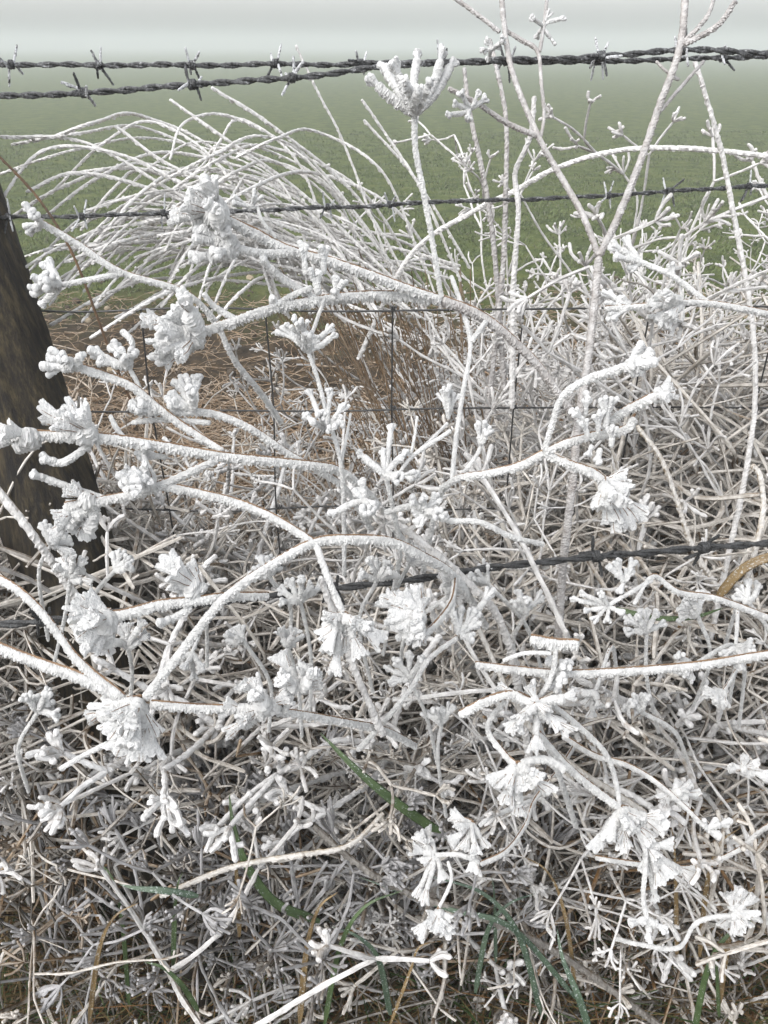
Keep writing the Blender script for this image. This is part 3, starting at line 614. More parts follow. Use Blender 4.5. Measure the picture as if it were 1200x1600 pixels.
t = Plant('frosted_umbellifer', 'bare rimed stem sweeping from lower middle up to a three-fingered white tuft', 'dead plant', P(580, 1145, .70), G_H)
t.stem([(560, 1170, .74), (590, 1138, .68), (640, 1078, .655), (670, 1030, .65), (715, 995, .645)], (11, 11), spike=.3)
t.umbel((718, 992, .645), [(700, 935, .0, 36), (718, 945, .0, 34), (745, 950, .0, 32), (750, 968, .0, 26), (770, 920, .02, 26), (745, 995, -.01, 26)], 9, 6, 30, veins=False)

LAND = [((190, 800), 'post foot'), ((225, 1140), 'drooping fan of rime'), ((600, 740), 'star of rays'), ((880, 800), 'foot of the forked stem'), ((975, 790), 'hanging ragged tuft'),
        ((540, 1000), 'arch tuft'), ((850, 1030), 'square-ended rimed arms'), ((810, 1200), 'lobed fan under the arms'), ((980, 1300), 'paw of the lowest right umbel'), ((700, 1380), 'paw-shaped tuft'),
        ((400, 1330), 'upright green leaf'), ((250, 1390), 'short level green leaf'), ((1150, 1420), 'corner tuft'), ((1100, 860), 'barbed wire end at right'), ((1050, 470), 'flagged level branch'),
        ((935, 380), 'fork of the grey stem'), ((340, 600), 'finger-tufted branch'), ((500, 650), 'twin-tufted stem'), ((140, 960), 'webbed fan'), ((1160, 300), 'thin wire end at right'), ((300, 500), 'big rimed clump'), ((690, 465), 'branching point of the white limbs')]
def where(p):
    v = np.array(p) - CAMP; z = v @ FWD; return where_px(600 + FPX * (v @ RIGHT) / z, 800 - FPX * (v @ UPV) / z)
def where_px(px, py):
    b = min(LAND, key=lambda l: (l[0][0] - px) ** 2 + (l[0][1] - py) ** 2); dx, dy = px - b[0][0], py - b[0][1]
    rel = ('right of' if dx > 0 else 'left of') if abs(dx) > abs(dy) else ('below' if dy > 0 else 'above')
    return rel + ' the ' + b[1]
# smaller rimed umbels standing out of the mound
def small_umbels():
    R = np.random.default_rng(91)
    spots = [(420, 900, .70), (470, 940, .68), (590, 905, .66), (640, 880, .68), (700, 930, .68), (760, 910, .72), (380, 1000, .68), (450, 1010, .66), (640, 1060, .70), (690, 1130, .72),
             (300, 1020, .64), (200, 1010, .62), (180, 890, .66), (110, 900, .66), (80, 850, .68), (930, 1080, .74), (1000, 1110, .76), (1090, 960, .74), (1130, 1080, .76), (1170, 940, .76), 
             (1150, 1010, .74), (820, 960, .72), (60, 1110, .70), (1010, 985, .74), (1080, 1040, .74)]
    for px, py, d in spots:
        up = R.uniform(0, 6.28) if py > 1000 else R.uniform(-2.6, -.5); n = int(R.integers(4, 7)); fused = R.random() < .45
        ln = R.uniform(30, 46) * .68 / d; tips = []
        for k in range(n):
            a = up + (k - (n - 1) / 2) * R.uniform(.42, .62); q = ln * R.uniform(.75, 1.1)
            tips.append((px + q * math.cos(a), py + q * math.sin(a), R.uniform(-.02, .02)))
        back = up + math.pi + R.uniform(-.5, .5); L1 = R.uniform(50, 90)
        p1 = (px + L1 * math.cos(back), py + L1 * math.sin(back), d + .03)
        p2 = (p1[0] + R.uniform(-30, 30), p1[1] + R.uniform(60, 110), d + .10)
        t = Plant('frosted_umbel_stem', 'small white rimed umbel ' + where_px(px, py), 'dead plant', P(*p2), 'small rimed umbels of the mound')
        t.stem([p2, p1, (px, py, d)], (8, 9), core=R.random() < .5)
        t.umbel((px, py, d), tips, 8, 5.2, R.uniform(20, 26), fused=fused, veins=False)
small_umbels()

# ------------------------------------------------------------------ post
def make_post():
    # round treated stake, leaning a little; its right edge passes (0,350) (75,560) (190,850)
    base = np.array([-0.335, 0.90, 0.0]); top = np.array([-0.70, 0.955, 1.32])
    base = P(110, 1010, 1.02) ; base = base + (P(105, 1100, 1.0) - base) * 0
    d = .93
    A = P(-75, 350, .90); B = P(95, 850, 1.0)
    dirn = nrm(A - B); base = B - dirn * (B[2] + 0.05) / dirn[2]; topp = A + dirn * 0.16
    n, sg = 160, 72; u = np.linspace(0, 1, n); c = base + (topp - base) * u[:, None]
    th = np.linspace(0, 2 * math.pi, sg, endpoint=False)
    t = nrm(topp - base); a = nrm(np.cross(t, [0, 1, 0])); b = np.cross(t, a)
    N = a * np.cos(th)[:, None] + b * np.sin(th)[:, None]
    r = 0.060
    groove = 0.0011 * np.sin(th * 23 + 1.1 * np.sin(th * 5)) + 0.0016 * np.sin(th * 7 + 2)
    crack = -0.006 * np.exp(-((np.abs(((th - 1.9) % (2 * math.pi)) - math.pi) / 0.05) ** 2))
    V = c[:, None, :] + N[None] * (r + groove + crack)[None, :, None] + N[None] * (0.0015 * np.sin(u * 9 + 1))[:, None, None]
    V[..., :] += 0.0008 * n3(V.reshape(-1, 3) * np.array([3, 3, .4]), 0.02).reshape(n, sg, 1)
    V[-1] = V[-1] * 0.02 + c[-1] * 0.98 + t * 0.004; V[-2] = V[-2] + t * 0.004
    mb = MB(); mb.grid(V.reshape(-1, 3), n, sg, 0)
    m, nn, l, bs = mat('weathered_brown_post')
    t1 = noise(nn, l, 130, 7, 0.75, w=(1, 1, 0.03)); t2 = noise(nn, l, 7, 3, 0.6)
    r1 = ramp(nn, l, t1.outputs[0], [(0.40, (0.006, 0.004, 0.003)), (0.52, (0.030, 0.022, 0.011)), (0.66, (0.085, 0.065, 0.034))])
    mx = nn.new('ShaderNodeMix'); mx.data_type = 'RGBA'; mx.blend_type = 'MULTIPLY'; mx.inputs[0].default_value = 0.8
    l.new(r1.outputs[0], mx.inputs[6]); r2 = ramp(nn, l, t2.outputs[0], [(0.35, (0.35, 0.33, 0.32)), (0.6, (1, 1, 0.9))]); l.new(r2.outputs[0], mx.inputs[7])
    l.new(mx.outputs[2], bs.inputs['Base Color']); bs.inputs['Roughness'].default_value = 0.75
    bump(nn, l, t1.outputs[0], 0.9, 0.004, bs)
    tag(mb.build('fence_post', m, smooth=True), 'round leaning wooden fence post, brown and wet, with long grain cracks', 'post')
make_post()

# ------------------------------------------------------------------ wires
def polyline(pts, step):
    p, _, u, L = resample([P(*q) for q in pts], [1] * len(pts), step); return p, u, L
def at(p, u, s):
    return np.array([np.interp(s, u, p[:, k]) for k in range(3)])
def barbed(name, label, pts, wr, barbs, mats, pitch=0.045, blen=0.017, seed=1):
    """pts: px, py, depth along the strand; barbs: px list where barbs sit"""
    R = np.random.default_rng(seed); p, u, L = polyline(pts, 0.0012)
    # small kinks of a real strand
    p = p + 0.0012 * np.stack([n3(p + 3, 0.09) * 0, n3(p, 0.11), n3(p + 7, 0.09)], 1)
    o = empty(name, tuple(p[0]), label, 'barbed wire'); t, a, b = frames(p)
    for s in range(2):
        ang = u / pitch * 2 * math.pi + s * math.pi
        q = p + (a * np.cos(ang)[:, None] + b * np.sin(ang)[:, None]) * wr * 0.92
        mb = MB(); tube(mb, q, [wr] * len(q), 0, seg=9, step=0.0012, lump=0.12, lscale=0.004, spike=min(wr * 0.4, .0006), wind=0.25)
        mb.build('strand', mats, o)
    scr = [(at(p, u, s) - CAMP) for s in u]; scr = np.array(scr)
    pxs = 600 + FPX * (scr @ RIGHT) / (scr @ FWD)
    for bx in barbs:
        i = int(np.argmin(np.abs(pxs - bx))); c = p[i]; tt, aa, bb = t[i], a[i], b[i]; mb = MB()
        k = np.linspace(0, 2.4, 26); ph0 = R.uniform(0, 6.28)
        for sgn, off in ((1, 0), (-1, 0.35)):
            q = c + tt * ((k - 1.2) * wr * 2.1 * 0.7 + off * wr)[:, None] + (aa * np.cos(sgn * k * 6.28 + ph0)[:, None] + bb * np.sin(sgn * k * 6.28 + ph0)[:, None]) * wr * 2.3
            tube(mb, q, [wr * 0.85] * len(q), 0, seg=7, step=0.0015, lump=0.15, spike=wr * 0.3)
            for e, sd in ((q[0], -1), (q[-1], 1)):
                rd = nrm(e - c); rd = nrm(rd - tt * (rd @ tt)); az = R.uniform(0, 6.28)
                dd = nrm(aa * math.cos(az) * 0.8 + bb * math.sin(az) + rd * 0.3 + np.array([0, 0, 1]) * sgn * sd * 1.1 + tt * sd * 0.5 * R.uniform(0.2, 1))
                tube(mb, [e, e + dd * blen * 0.6, e + dd * blen], [wr * 0.72, wr * 0.8, wr * 0.55], 1 if R.random() < 0.7 else 0, seg=8, step=0.001, lump=0.2, lscale=0.003, spike=wr * 0.6, wind=0.5)
        mb.build('barb', mats, o)
    return o
WM = [M_WIRE, M_WIRE_ICY]
barbed('barbed_wire', 'uppermost barbed wire running straight along the horizon, iced', [(-160, 99, .79), (0, 100, .79), (300, 102, .79), (600, 99, .80), (760, 97, .80), (950, 95, .81), (1200, 87, .82), (1330, 84, .82)], .0014, [18, 155, 300, 430, 562, 690, 790, 935, 1130], WM, seed=2)
barbed('barbed_wire', 'second barbed wire crossing the uppermost one, low at left and higher at right', [(-160, 160, .76), (0, 149, .765), (130, 146, .77), (300, 132, .775), (455, 122, .78), (560, 108, .785), (700, 98, .785), (940, 88, .79), (1060, 78, .79), (1200, 82, .79), (1330, 80, .79)], .0016, [130, 300, 455, 940, 1065], WM, seed=5)
barbed('barbed_wire', 'thin barbed wire strung through the arching grass below the two top wires', [(-160, 352, .89), (10, 340, .89), (125, 338, .89), (260, 332, .895), (500, 325, .90), (700, 315, .90), (900, 308, .91), (1040, 298, .92), (1200, 290, .93), (1330, 288, .93)], .0013, [12, 128, 255, 510, 610, 950, 1045, 1170], [M_WIRE, M_WIRE_ICY], seed=8)
barbed('barbed_wire', 'thick dark barbed wire through the densest rime, slanting down to the left', [(-160, 978, .70), (0, 975, .70), (70, 970, .70), (380, 935, .70), (520, 918, .71), (620, 908, .71), (760, 888, .72), (900, 872, .73), (1040, 860, .74), (1200, 848, .75), (1330, 838, .75)], .0018, [68, 520, 930, 1100], [M_WIRE_DK, M_WIRE_DK], pitch=.06, seed=9)

def make_net():
    o = empty('wire_netting', tuple(P(600, 490, .96)), 'dark square wire netting of the fence seen through the dead stems', 'wire netting')
    Y = 0.95; zs = [H - 0.272, H - 0.40, H - 0.545, H - 0.70, H - 0.87, H - 1.06]; z_edge = [-.012, 0, 0, 0, 0, 0]
    xs = np.arange(-0.93, 1.0, 0.1535) + 0.02
    R = np.random.default_rng(5)
    for k, z in enumerate(zs):
        mb = MB(); q = [[x, Y + 0.004 * R.normal(), z + 0.002 * R.normal() + 0.006 * x] for x in np.linspace(-1.1, 1.1, 16)]
        tube(mb, q, [0.0012] * 16, 0, seg=8, step=0.004, lump=0.08, spike=0.0004); mb.build('line_wire', M_WIRE_DARK, o)
    for x in xs:
        mb = MB(); q = [[x + 0.002 * R.normal(), Y + 0.002, z + 0.004 * 0] for z in [zs[0]] + zs[1:] + [0.02]]
        tube(mb, q, [0.0011] * len(q), 0, seg=8, step=0.004, lump=0.08)
        for z in zs:   # wrapped knots
            k = np.linspace(0, 2.5, 22)
            c = np.array([x, Y + 0.001, z + 0.006 * x])
            tube(mb, c + np.stack([(k - 1.2) * 0.003, 0.0024 * np.cos(k * 6.28), 0.0024 * np.sin(k * 6.28)], 1), [0.0010] * 22, 0, seg=6, step=0.0015)
        mb.build('stay_wire', M_WIRE_DARK, o)
make_net()

# ------------------------------------------------------------------ arching frosted grass
def tussock():
    R = np.random.default_rng(21)
    o = empty('grass_tussock', (0.05, 1.18, 0.45), 'tussock of long dry grass arching left over the thin wire, every blade white with rime', 'grass tussock')
    paths = [
        [(640, 470, 1.15), (560, 340, 1.10), (475, 240, 1.05), (400, 212, 1.0), (335, 240, .97)],
        [(660, 480, 1.15), (560, 310, 1.1), (430, 200, 1.02), (330, 136, .98)],
        [(650, 470, 1.15), (500, 270, 1.1), (370, 185, 1.05), (290, 190, 1.0), (265, 250, .98)],
        [(600, 430, 1.1), (420, 320, 1.06), (270, 260, 1.02), (180, 196, 1.0)],
        [(620, 440, 1.1), (470, 300, 1.05), (350, 215, 1.0), (265, 155, .98)],
        [(560, 390, 1.1), (350, 320, 1.0), (200, 245, .96), (75, 232, .94), (10, 300, .92), (5, 330, .92)],
        [(540, 400, 1.1), (330, 330, 1.02), (140, 225, .98), (0, 213, .95)],
        [(500, 400, 1.1), (250, 300, 1.0), (120, 270, .98), (40, 300, .96)],
        [(610, 420, 1.12), (540, 230, 1.06), (500, 150, 1.03), (462, 70, 1.0)],
        [(720, 440, 1.15), (660, 300, 1.1), (610, 220, 1.08), (565, 155, 1.05)],
        [(735, 420, 1.15), (650, 280, 1.1), (568, 187, 1.06)],
        [(560, 400, 1.1), (380, 300, 1.03), (240, 300, .98), (130, 330, .96)],
    ]
    for i in range(82):
        f = R.random(); bx = R.uniform(430, 720); by = R.uniform(400, 500)
        tx = R.uniform(-20, 380); apex = R.uniform(215, 400) if f < .8 else R.uniform(180, 260)
        if i % 3 == 0: tx = R.uniform(60, 330); apex = R.uniform(330, 440)
        ax = tx + (bx - tx) * R.uniform(0.25, 0.5)
        drop = R.uniform(10, 130); d0 = R.uniform(1.05, 1.35); d1 = R.uniform(.93, 1.15)
        paths.append([(bx, by, d0), ((bx + ax) / 2 + 20, apex + (by - apex) * .30, (d0 * 2 + d1) / 3), (ax, apex, (d0 + d1) / 2), ((ax + tx) / 2, apex + drop * .28, d1), (tx, apex + drop, d1)])
    for pt in paths:
        mb = MB(); q = [P(*a) for a in pt]
        # every blade runs on down to its root in the tussock
        root = P(700 + 260 * R.random(), 740, 1.30 + .35 * R.random()); root[2] = .02; q0 = q[0]
        q = [root, root * 0.5 + q0 * 0.5 + np.array([0.0, 0.0, 0.05])] + q
        w = R.uniform(3.4, 5.6); rr = np.linspace(W(w * .46, 1.1), W(w * .42, 1.0), len(q))
        tube(mb, q[2:], rr[2:], 0, seg=9, step=0.0024, lump=0.22, lscale=0.006, spike=W(2.0, 1.0), wind=0.3)
        tube(mb, q[:3], rr[:3] * .42, 1, seg=6, step=0.008, lump=0.2)
        # a few grains of rime along it
        pr, _, u, L = resample(q, rr, 0.01)
        for k in range(int(R.integers(2, 7))):
            j = int(R.integers(len(pr) // 2, len(pr) - 1)); v = nrm(R.normal(size=3)) * W(R.uniform(4, 8), 1)
            tube(mb, [pr[j], pr[j] + v], [W(2.2, 1), W(2.6, 1)], 0, seg=6, step=0.002, lump=.2)
        mb.build('grass_blade', [M_BLADE, M_STRAW], o)
tussock()

def lone(name, label, cat, pts, w, m, group=None, extra=None, seg=9, step=0.002, lump=.15):
    """a single frosted blade or stalk; pts end in the tangle or on the ground"""
    o = empty(name, tuple(P(*pts[0])), label, cat, group); mb = MB()
    q = [P(*a) for a in pts]; rr = [W(w[0] + (w[1] - w[0]) * i / (len(q) - 1), a[2]) * .5 for i, a in enumerate(pts)]
    tube(mb, q, rr, 0, seg=seg, step=step, lump=lump, lscale=.006, spike=rr[0] * .5, wind=.25); mb.build('stalk', m, o)
    return o
lone('grass_stalk', 'very long rimed stalk arching level behind the forked stem above the thin wire', 'stalk', [(560, 560, 1.15), (640, 400, 1.1), (740, 330, 1.08), (800, 300, 1.05), (870, 262, 1.02), (960, 236, 1.0), (1060, 231, 1.0), (1200, 244, 1.0), (1300, 265, 1.0)], (7, 7), M_BLADE)
lone('grass_stalk', 'bare thin brown stalk without rime crossing in front of the post', 'stalk', [(210, 640, .9), (165, 530, .86), (115, 400, .82), (60, 310, .80), (-10, 235, .78)], (4, 3.5), plain_mat('bare_brown_stalk', (.05, .03, .018), (.14, .08, .04), 60))
lone('dead_stem', 'bare straw-coloured stem standing between the two curved arms and the right thicket', 'stem', [(1130, 930, .85), (1085, 860, .84), (1060, 790, .83), (1035, 720, .82), (995, 665, .82)], (9, 6), M_DRY)
lone('dead_stem', 'bent straw-yellow stem at the right edge above the thick barbed wire', 'stem', [(1145, 960, .78), (1175, 880, .77), (1192, 800, .77), (1188, 745, .77), (1175, 725, .77)], (9, 8), M_DRY)
lone('dead_stem', 'straw-yellow stem crossing behind the long straight level stem', 'stem', [(1010, 1270, .80), (860, 1170, .74), (800, 1090, .70), (775, 1040, .69), (745, 975, .69)], (8, 8), M_DRY)
lone('dead_stem', 'long thin brown stem leaning between the forked grey stem and the hanging tuft', 'stem', [(1110, 1000, .95), (1180, 620, .93), (1140, 300, .90), (1100, 140, .88), (1085, 95, .88)], (9, 6), M_TWIG)
lone('dead_stem', 'thin bare brown stem upright behind the forked stem, left of its fork', 'stem', [(790, 640, 1.05), (775, 420, 1.0), (760, 300, .97), (735, 180, .95), (725, 105, .94)], (9, 6), M_TALL)
lone('dead_stem', 'second thin stem upright behind the forked stem, darker below', 'stem', [(760, 660, 1.05), (785, 430, 1.0), (790, 300, .97), (790, 180, .95), (765, 60, .94)], (9, 6), M_TALL)
lone('dead_stem', 'thin rimed stem between the cup-shaped umbel and the forked stem', 'stem', [(800, 640, .95), (802, 450, .92), (810, 330, .90), (805, 270, .90), (828, 215, .88), (835, 150, .88)], (9, 7), M_TWIG)
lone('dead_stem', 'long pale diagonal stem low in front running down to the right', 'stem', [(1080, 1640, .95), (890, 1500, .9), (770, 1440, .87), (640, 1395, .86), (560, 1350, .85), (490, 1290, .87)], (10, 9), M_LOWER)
lone('dead_stem', 'long tan stem slanting gently up to the right, left of the paw-shaped tuft', 'stem', [(250, 1400, .87), (360, 1355, .84), (470, 1335, .82), (545, 1320, .82), (600, 1270, .84)], (8, 7), M_DRY)
lone('dead_stem', 'straight rimed stem leaning right at the left edge below the post', 'stem', [(170, 1010, .72), (90, 890, .68), (40, 820, .66), (-40, 720, .66)], (13, 12), M_TWIG)
lone('dead_stem', 'rimed stem falling from the arch to the low level branch', 'stem', [(600, 1150, .66), (560, 1060, .64), (530, 980, .63), (500, 900, .62)], (11, 10), M_TWIG)
lone('dead_stem', 'long rimed stem crossing in front of the thick barbed wire near the middle', 'stem', [(830, 1200, .8), (790, 990, .70), (720, 900, .67), (650, 840, .66), (560, 770, .7)], (12, 11), M_TWIG)

# ------------------------------------------------------------------ twigs: branching dead stems with forked, knobbed ends
def twig_proto(seed, height, kind, fat=1.0):
    R = np.random.default_rng(seed); st = MB(); tips = []
    def seg(mb, p, d, L, r0, r1, bend=.12, n=4, mt=0):
        a = nrm(np.cross(d, R.normal(size=3))); q = [p]; c = p; dd = d
        for k in range(n):
            dd = nrm(dd + a * bend * R.normal() + R.normal(size=3) * bend * .5); c = c + dd * L / n; q.append(c)
        tube(mb, q, np.linspace(r0, r1, len(q)) * fat, mt, seg=9 if fat > 1 else 6, step=.0022 if fat > 1 else .005, lump=.18, lscale=.009, spike=r0 * .6 * fat); return q, dd
    def head(p, d, s):
        mb = MB(); n = int(R.integers(3, 7)) if kind != 'cup' else int(R.integers(7, 11))
        a = nrm(np.cross(d, R.normal(size=3))); b = np.cross(d, a)
        for k in range(n):
            th = 6.28 * k / n + R.uniform(-.4, .4); cn = R.uniform(.35, 1.0) if kind != 'cup' else R.uniform(.15, .85)
            o = a * math.cos(th) + b * math.sin(th); L = s * R.uniform(.6, 1.1)
            e1 = p + nrm(d + o * math.tan(min(cn, 1.2))) * L * .55; e2 = e1 + nrm(d * (1.4 if kind == 'cup' else .7) + o * .45 + R.normal(size=3) * .25) * L * .5
            tube(mb, [p, e1, e2], [.0011 * fat, .0016 * fat, .0017 * fat], 0, seg=7, step=.0022 if fat > .8 else .005, lump=.22, lscale=.006, spike=.0009 * fat)
            if R.random() < .5 and kind != 'cup':
                e3 = e1 + nrm(o * .8 + R.normal(size=3) * .6) * L * .3; tube(mb, [e1, e3], [.0012 * fat, .0022 * fat], 0, seg=6, step=.004, lump=.25, lscale=.006)
            if kind == 'cup' and R.random() < .6:
                e3 = e1 + nrm(d + R.normal(size=3) * .3) * L * .35; tube(mb, [e1, e3], [.0011, .0018], 0, seg=6, step=.004, lump=.25, lscale=.006)
        tips.append(mb)
    p = np.zeros(3); d = nrm(np.array([R.normal() * .08, R.normal() * .08, 1])); bare = height * (.45 if kind == 'tall' else .3)
    q, d = seg(st, p, d, bare, .0022, .0021, mt=1); p = q[-1]; k = 0
    nn = 5 if kind == 'tall' else 3
    rest = height - bare
    for i in range(nn):
        q, d = seg(st, p, d, rest / nn, .0023 - .0002 * i, .0022 - .0002 * i, .16, 3); p = q[-1]
        for s in range(1 + int(R.random() < .6)):
            az = R.uniform(0, 6.28); o = np.array([math.cos(az), math.sin(az), 0]); bd = nrm(d * .8 + o * R.uniform(.5, 1.1))
            bq, b2 = seg(st, p, bd, R.uniform(.05, .14), .0019, .0016, .16, 3)
            if R.random() < .65:
                for t in range(2):
                    cd = nrm(b2 + R.normal(size=3) * .7); cq, c2 = seg(st, bq[-1], cd, R.uniform(.025, .06), .0015, .0014, .15, 2); head(cq[-1], c2, R.uniform(.014, .026))
            else: head(bq[-1], b2, R.uniform(.018, .032))
    head(p, d, R.uniform(.022, .036) if kind != 'cup' else R.uniform(.040, .055))
    return st, tips

def build_proto(seed, height, kind, m):
    st, tips = twig_proto(seed, height, kind)
    return st, tips
PROTOS = {'tall': [twig_proto(100 + i, .95, 'tall') for i in range(7)], 'mid': [twig_proto(200 + i, .5, 'mid') for i in range(8)], 'cup': [twig_proto(300 + i, .36, 'cup', .68) for i in range(5)]}
for i in range(6):
    st_, tp_ = twig_proto(400 + i, .46, 'mid', 1.3); PROTOS.setdefault('stout', []).append((st_, tp_))
for i in range(6):
    PROTOS.setdefault('fine', []).append(twig_proto(500 + i, .7, 'tall', .62))
MESH = {}
def proto_objects(key, i, mt):
    """meshes of one kind of twig in one material, made once"""
    kk = (key, i, mt.name)
    if kk not in MESH:
        st, tips = PROTOS[key][i]
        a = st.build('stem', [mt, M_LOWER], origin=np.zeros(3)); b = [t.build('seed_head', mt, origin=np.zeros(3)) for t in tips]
        MESH[kk] = (a, b); MESH[kk + ('n',)] = 0
    return MESH[kk]
def top_h(x, y):
    """height of the dead growth over the ground"""
    h = np.interp(y, [.42, .55, .66, .80, 1.0, 1.15, 1.5, 2.2], [.16, .30, .54, .74, .70, .50, .36, .22])
    h = h + .16 / (1 + np.exp((x + .30) / .03)) * np.interp(y, [.6, .72, 1.0, 1.2], [0, 1, 1, 0])
    r = 1 / (1 + np.exp(-(x - .22) / .05))
    h = h + r * np.interp(y, [.7, .9, 1.2, 1.6, 2.0], [.0, .22, .60, .72, .2])
    return h
placed = []
def place(key, i, x, y, s, tilt, az, spin, mt, label, cat, group):
    a, b = proto_objects(key, i, mt); kk = (key, i, mt.name, 'n')
    root = bpy.data.objects.new('frosted_twig' if key != 'cup' else 'frosted_seed_head', None); COL.objects.link(root)
    root.location = (x, y, float(ground_z(np.array(x), np.array(y)))); root['category'] = cat; root['group'] = group
    Mx = Matrix.Rotation(az, 4, 'Z') @ Matrix.Rotation(tilt, 4, 'Y') @ Matrix.Rotation(spin, 4, 'Z') @ Matrix.Scale(s, 4)
    root.matrix_world = Matrix.Translation(root.location) @ Mx
    hh = {'tall': .85, 'mid': .42, 'cup': .34, 'stout': .40, 'fine': .6}[key]; root['label'] = label + ' ' + where(Matrix.Translation(root.location) @ Mx @ Vector((0, 0, hh)))
    first = MESH[kk] == 0; MESH[kk] = 1
    for src in [a] + b:
        c = src if first else src.copy()
        if not first: COL.objects.link(c)
        c.parent = root
def stuff_add(mb, key, i, x, y, s, tilt, az, spin, arr={}):
    kk = (key, i)
    if kk not in arr:
        st, tips = PROTOS[key][i]; q = MB()
        for t in [st] + tips: V, F, M_ = t.arrays(); q.raw(V, F, M_)
        arr[kk] = q.arrays()
    V, F, M_ = arr[kk]
    R3 = np.array((Matrix.Rotation(az, 3, 'Z') @ Matrix.Rotation(tilt, 3, 'Y') @ Matrix.Rotation(spin, 3, 'Z')))
    mb.raw(V @ (R3.T * s) + np.array([x, y, 0]), F, M_)

R = np.random.default_rng(77); TIPS = {}
def scatter(n, key, xr, yr, hs, tilt, mt, label, cat, group, mb=None):
    for k in range(n):
        y = R.uniform(*yr); half = .62 * (y + .25); x = R.uniform(max(xr[0], -half), min(xr[1], half))
        i = int(R.integers(len(PROTOS[key]))); base = {'tall': .95, 'mid': .5, 'cup': .36, 'stout': .46, 'fine': .7}[key]
        hh = top_h(x, y) * R.uniform(*hs); tl = abs(R.normal()) * tilt; s = hh / base / max(math.cos(tl), .5)
        s = float(np.clip(s, .55, 1.5))
        az = R.uniform(0, 6.28)
        for _ in range(30):
            if key == 'cup' or y > 1.1 or y + math.sin(tl) * math.sin(az) * s * base > max(.60, y - .12): break
            az = R.uniform(0, 6.28)
        spn = R.uniform(0, 6.28)
        kk_ = (key, i)
        if kk_ not in TIPS: V_ = PROTOS[key][i][0].arrays()[0]; TIPS[kk_] = Vector(V_[np.argmax(V_[:, 2])])
        zt = ((Matrix.Rotation(az, 3, 'Z') @ Matrix.Rotation(tl, 3, 'Y') @ Matrix.Rotation(spn, 3, 'Z')) @ TIPS[kk_]).z * s
        s = float(np.clip(s * min(1.0, hh / max(zt, .05)), .35, 1.5))
        a = (x, y, s, tl, az, spn)
        if mb is None: place(key, i, *a, mt, label, cat, group)
        else: stuff_add(mb, key, i, *a)
scatter(72, 'tall', (.16, .9), (.92, 1.5), (.85, 1.22), .24, M_TWIG, 'tall rimed twig with knobbed forks', 'twig', 'rimed twigs of the right-hand thicket')
scatter(22, 'fine', (.22, .62), (.92, 1.25), (1.28, 1.55), .16, M_TWIG, 'very fine tall rimed twig,', 'twig', 'rimed twigs of the right-hand thicket')
scatter(16, 'mid', (-.52, -.26), (.70, .86), (1.0, 1.25), .4, M_TWIG, 'rimed twig standing before the post,', 'twig', 'rimed twigs before the post')
scatter(34, 'tall', (-.7, .2), (.72, 1.0), (.9, 1.1), .40, M_TWIG, 'tall rimed twig reaching out of the mound,', 'twig', 'rimed twigs of the middle mound')
scatter(40, 'mid', (-.7, .7), (.60, .85), (.85, 1.1), .55, M_TWIG, 'small thin rimed twig in the mound,', 'twig', 'small rimed twigs of the mound')
scatter(84, 'stout', (-.6, .65), (.80, 1.04), (.95, 1.14), .5, M_STOUT, 'stout white twig with blunt forks,', 'twig', 'stout rimed twigs of the mound')
scatter(36, 'mid', (-.8, .8), (1.1, 1.9), (.7, 1.2), .6, M_BROWN, 'thin pale twig behind the netting,', 'twig', 'thin twigs behind the netting')
scatter(34, 'cup', (-.6, .12), (.56, .78), (1.0, 1.4), .28, M_CUP, 'grey-white cup-shaped seed head', 'seed head', 'cup-shaped seed heads low at left')
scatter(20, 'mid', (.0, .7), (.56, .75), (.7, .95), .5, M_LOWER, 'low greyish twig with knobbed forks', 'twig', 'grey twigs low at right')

mb = MB()
scatter(130, 'fine', (-.9, .25), (1.05, 2.0), (.7, 1.15), .6, None, '', '', '', mb)
scatter(110, 'fine', (-.8, .05), (1.05, 1.7), (1.0, 1.55), .5, None, '', '', '', mb)
scatter(40, 'mid', (-.8, .05), (1.0, 1.6), (1.0, 1.35), .6, None, '', '', '', mb)
tag(mb.build('brown_twigs', [M_BROWN, M_BROWN]), 'fine brown twigs with little rime deep behind the netting', 'undergrowth', kind='stuff')
mb = MB()
scatter(190, 'fine', (.12, 1.2), (.88, 1.9), (.62, 1.10), .40, None, '', '', '', mb)
scatter(30, 'fine', (-.25, .35), (.92, 1.3), (.75, 1.20), .6, None, '', '', '', mb)
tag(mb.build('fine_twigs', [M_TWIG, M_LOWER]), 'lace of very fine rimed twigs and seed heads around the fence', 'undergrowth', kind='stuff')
mb = MB()
scatter(40, 'tall', (.15, 1.2), (.95, 1.9), (.8, 1.05), .45, None, '', '', '', mb)
scatter(90, 'fine', (-1.2, .9), (.72, 1.0), (.7, 1.0), .65, None, '', '', '', mb)
scatter(70, 'tall', (-1.2, .3), (.78, 1.15), (.7, .95), .65, None, '', '', '', mb)
scatter(140, 'mid', (-.9, .9), (.72, 1.1), (.6, 1.0), .9, None, '', '', '', mb)
tag(mb.build('tangled_twigs', [M_TANGLE, M_LOWER]), 'dense mass of rimed dead twigs woven together under the big branches', 'undergrowth', kind='stuff')

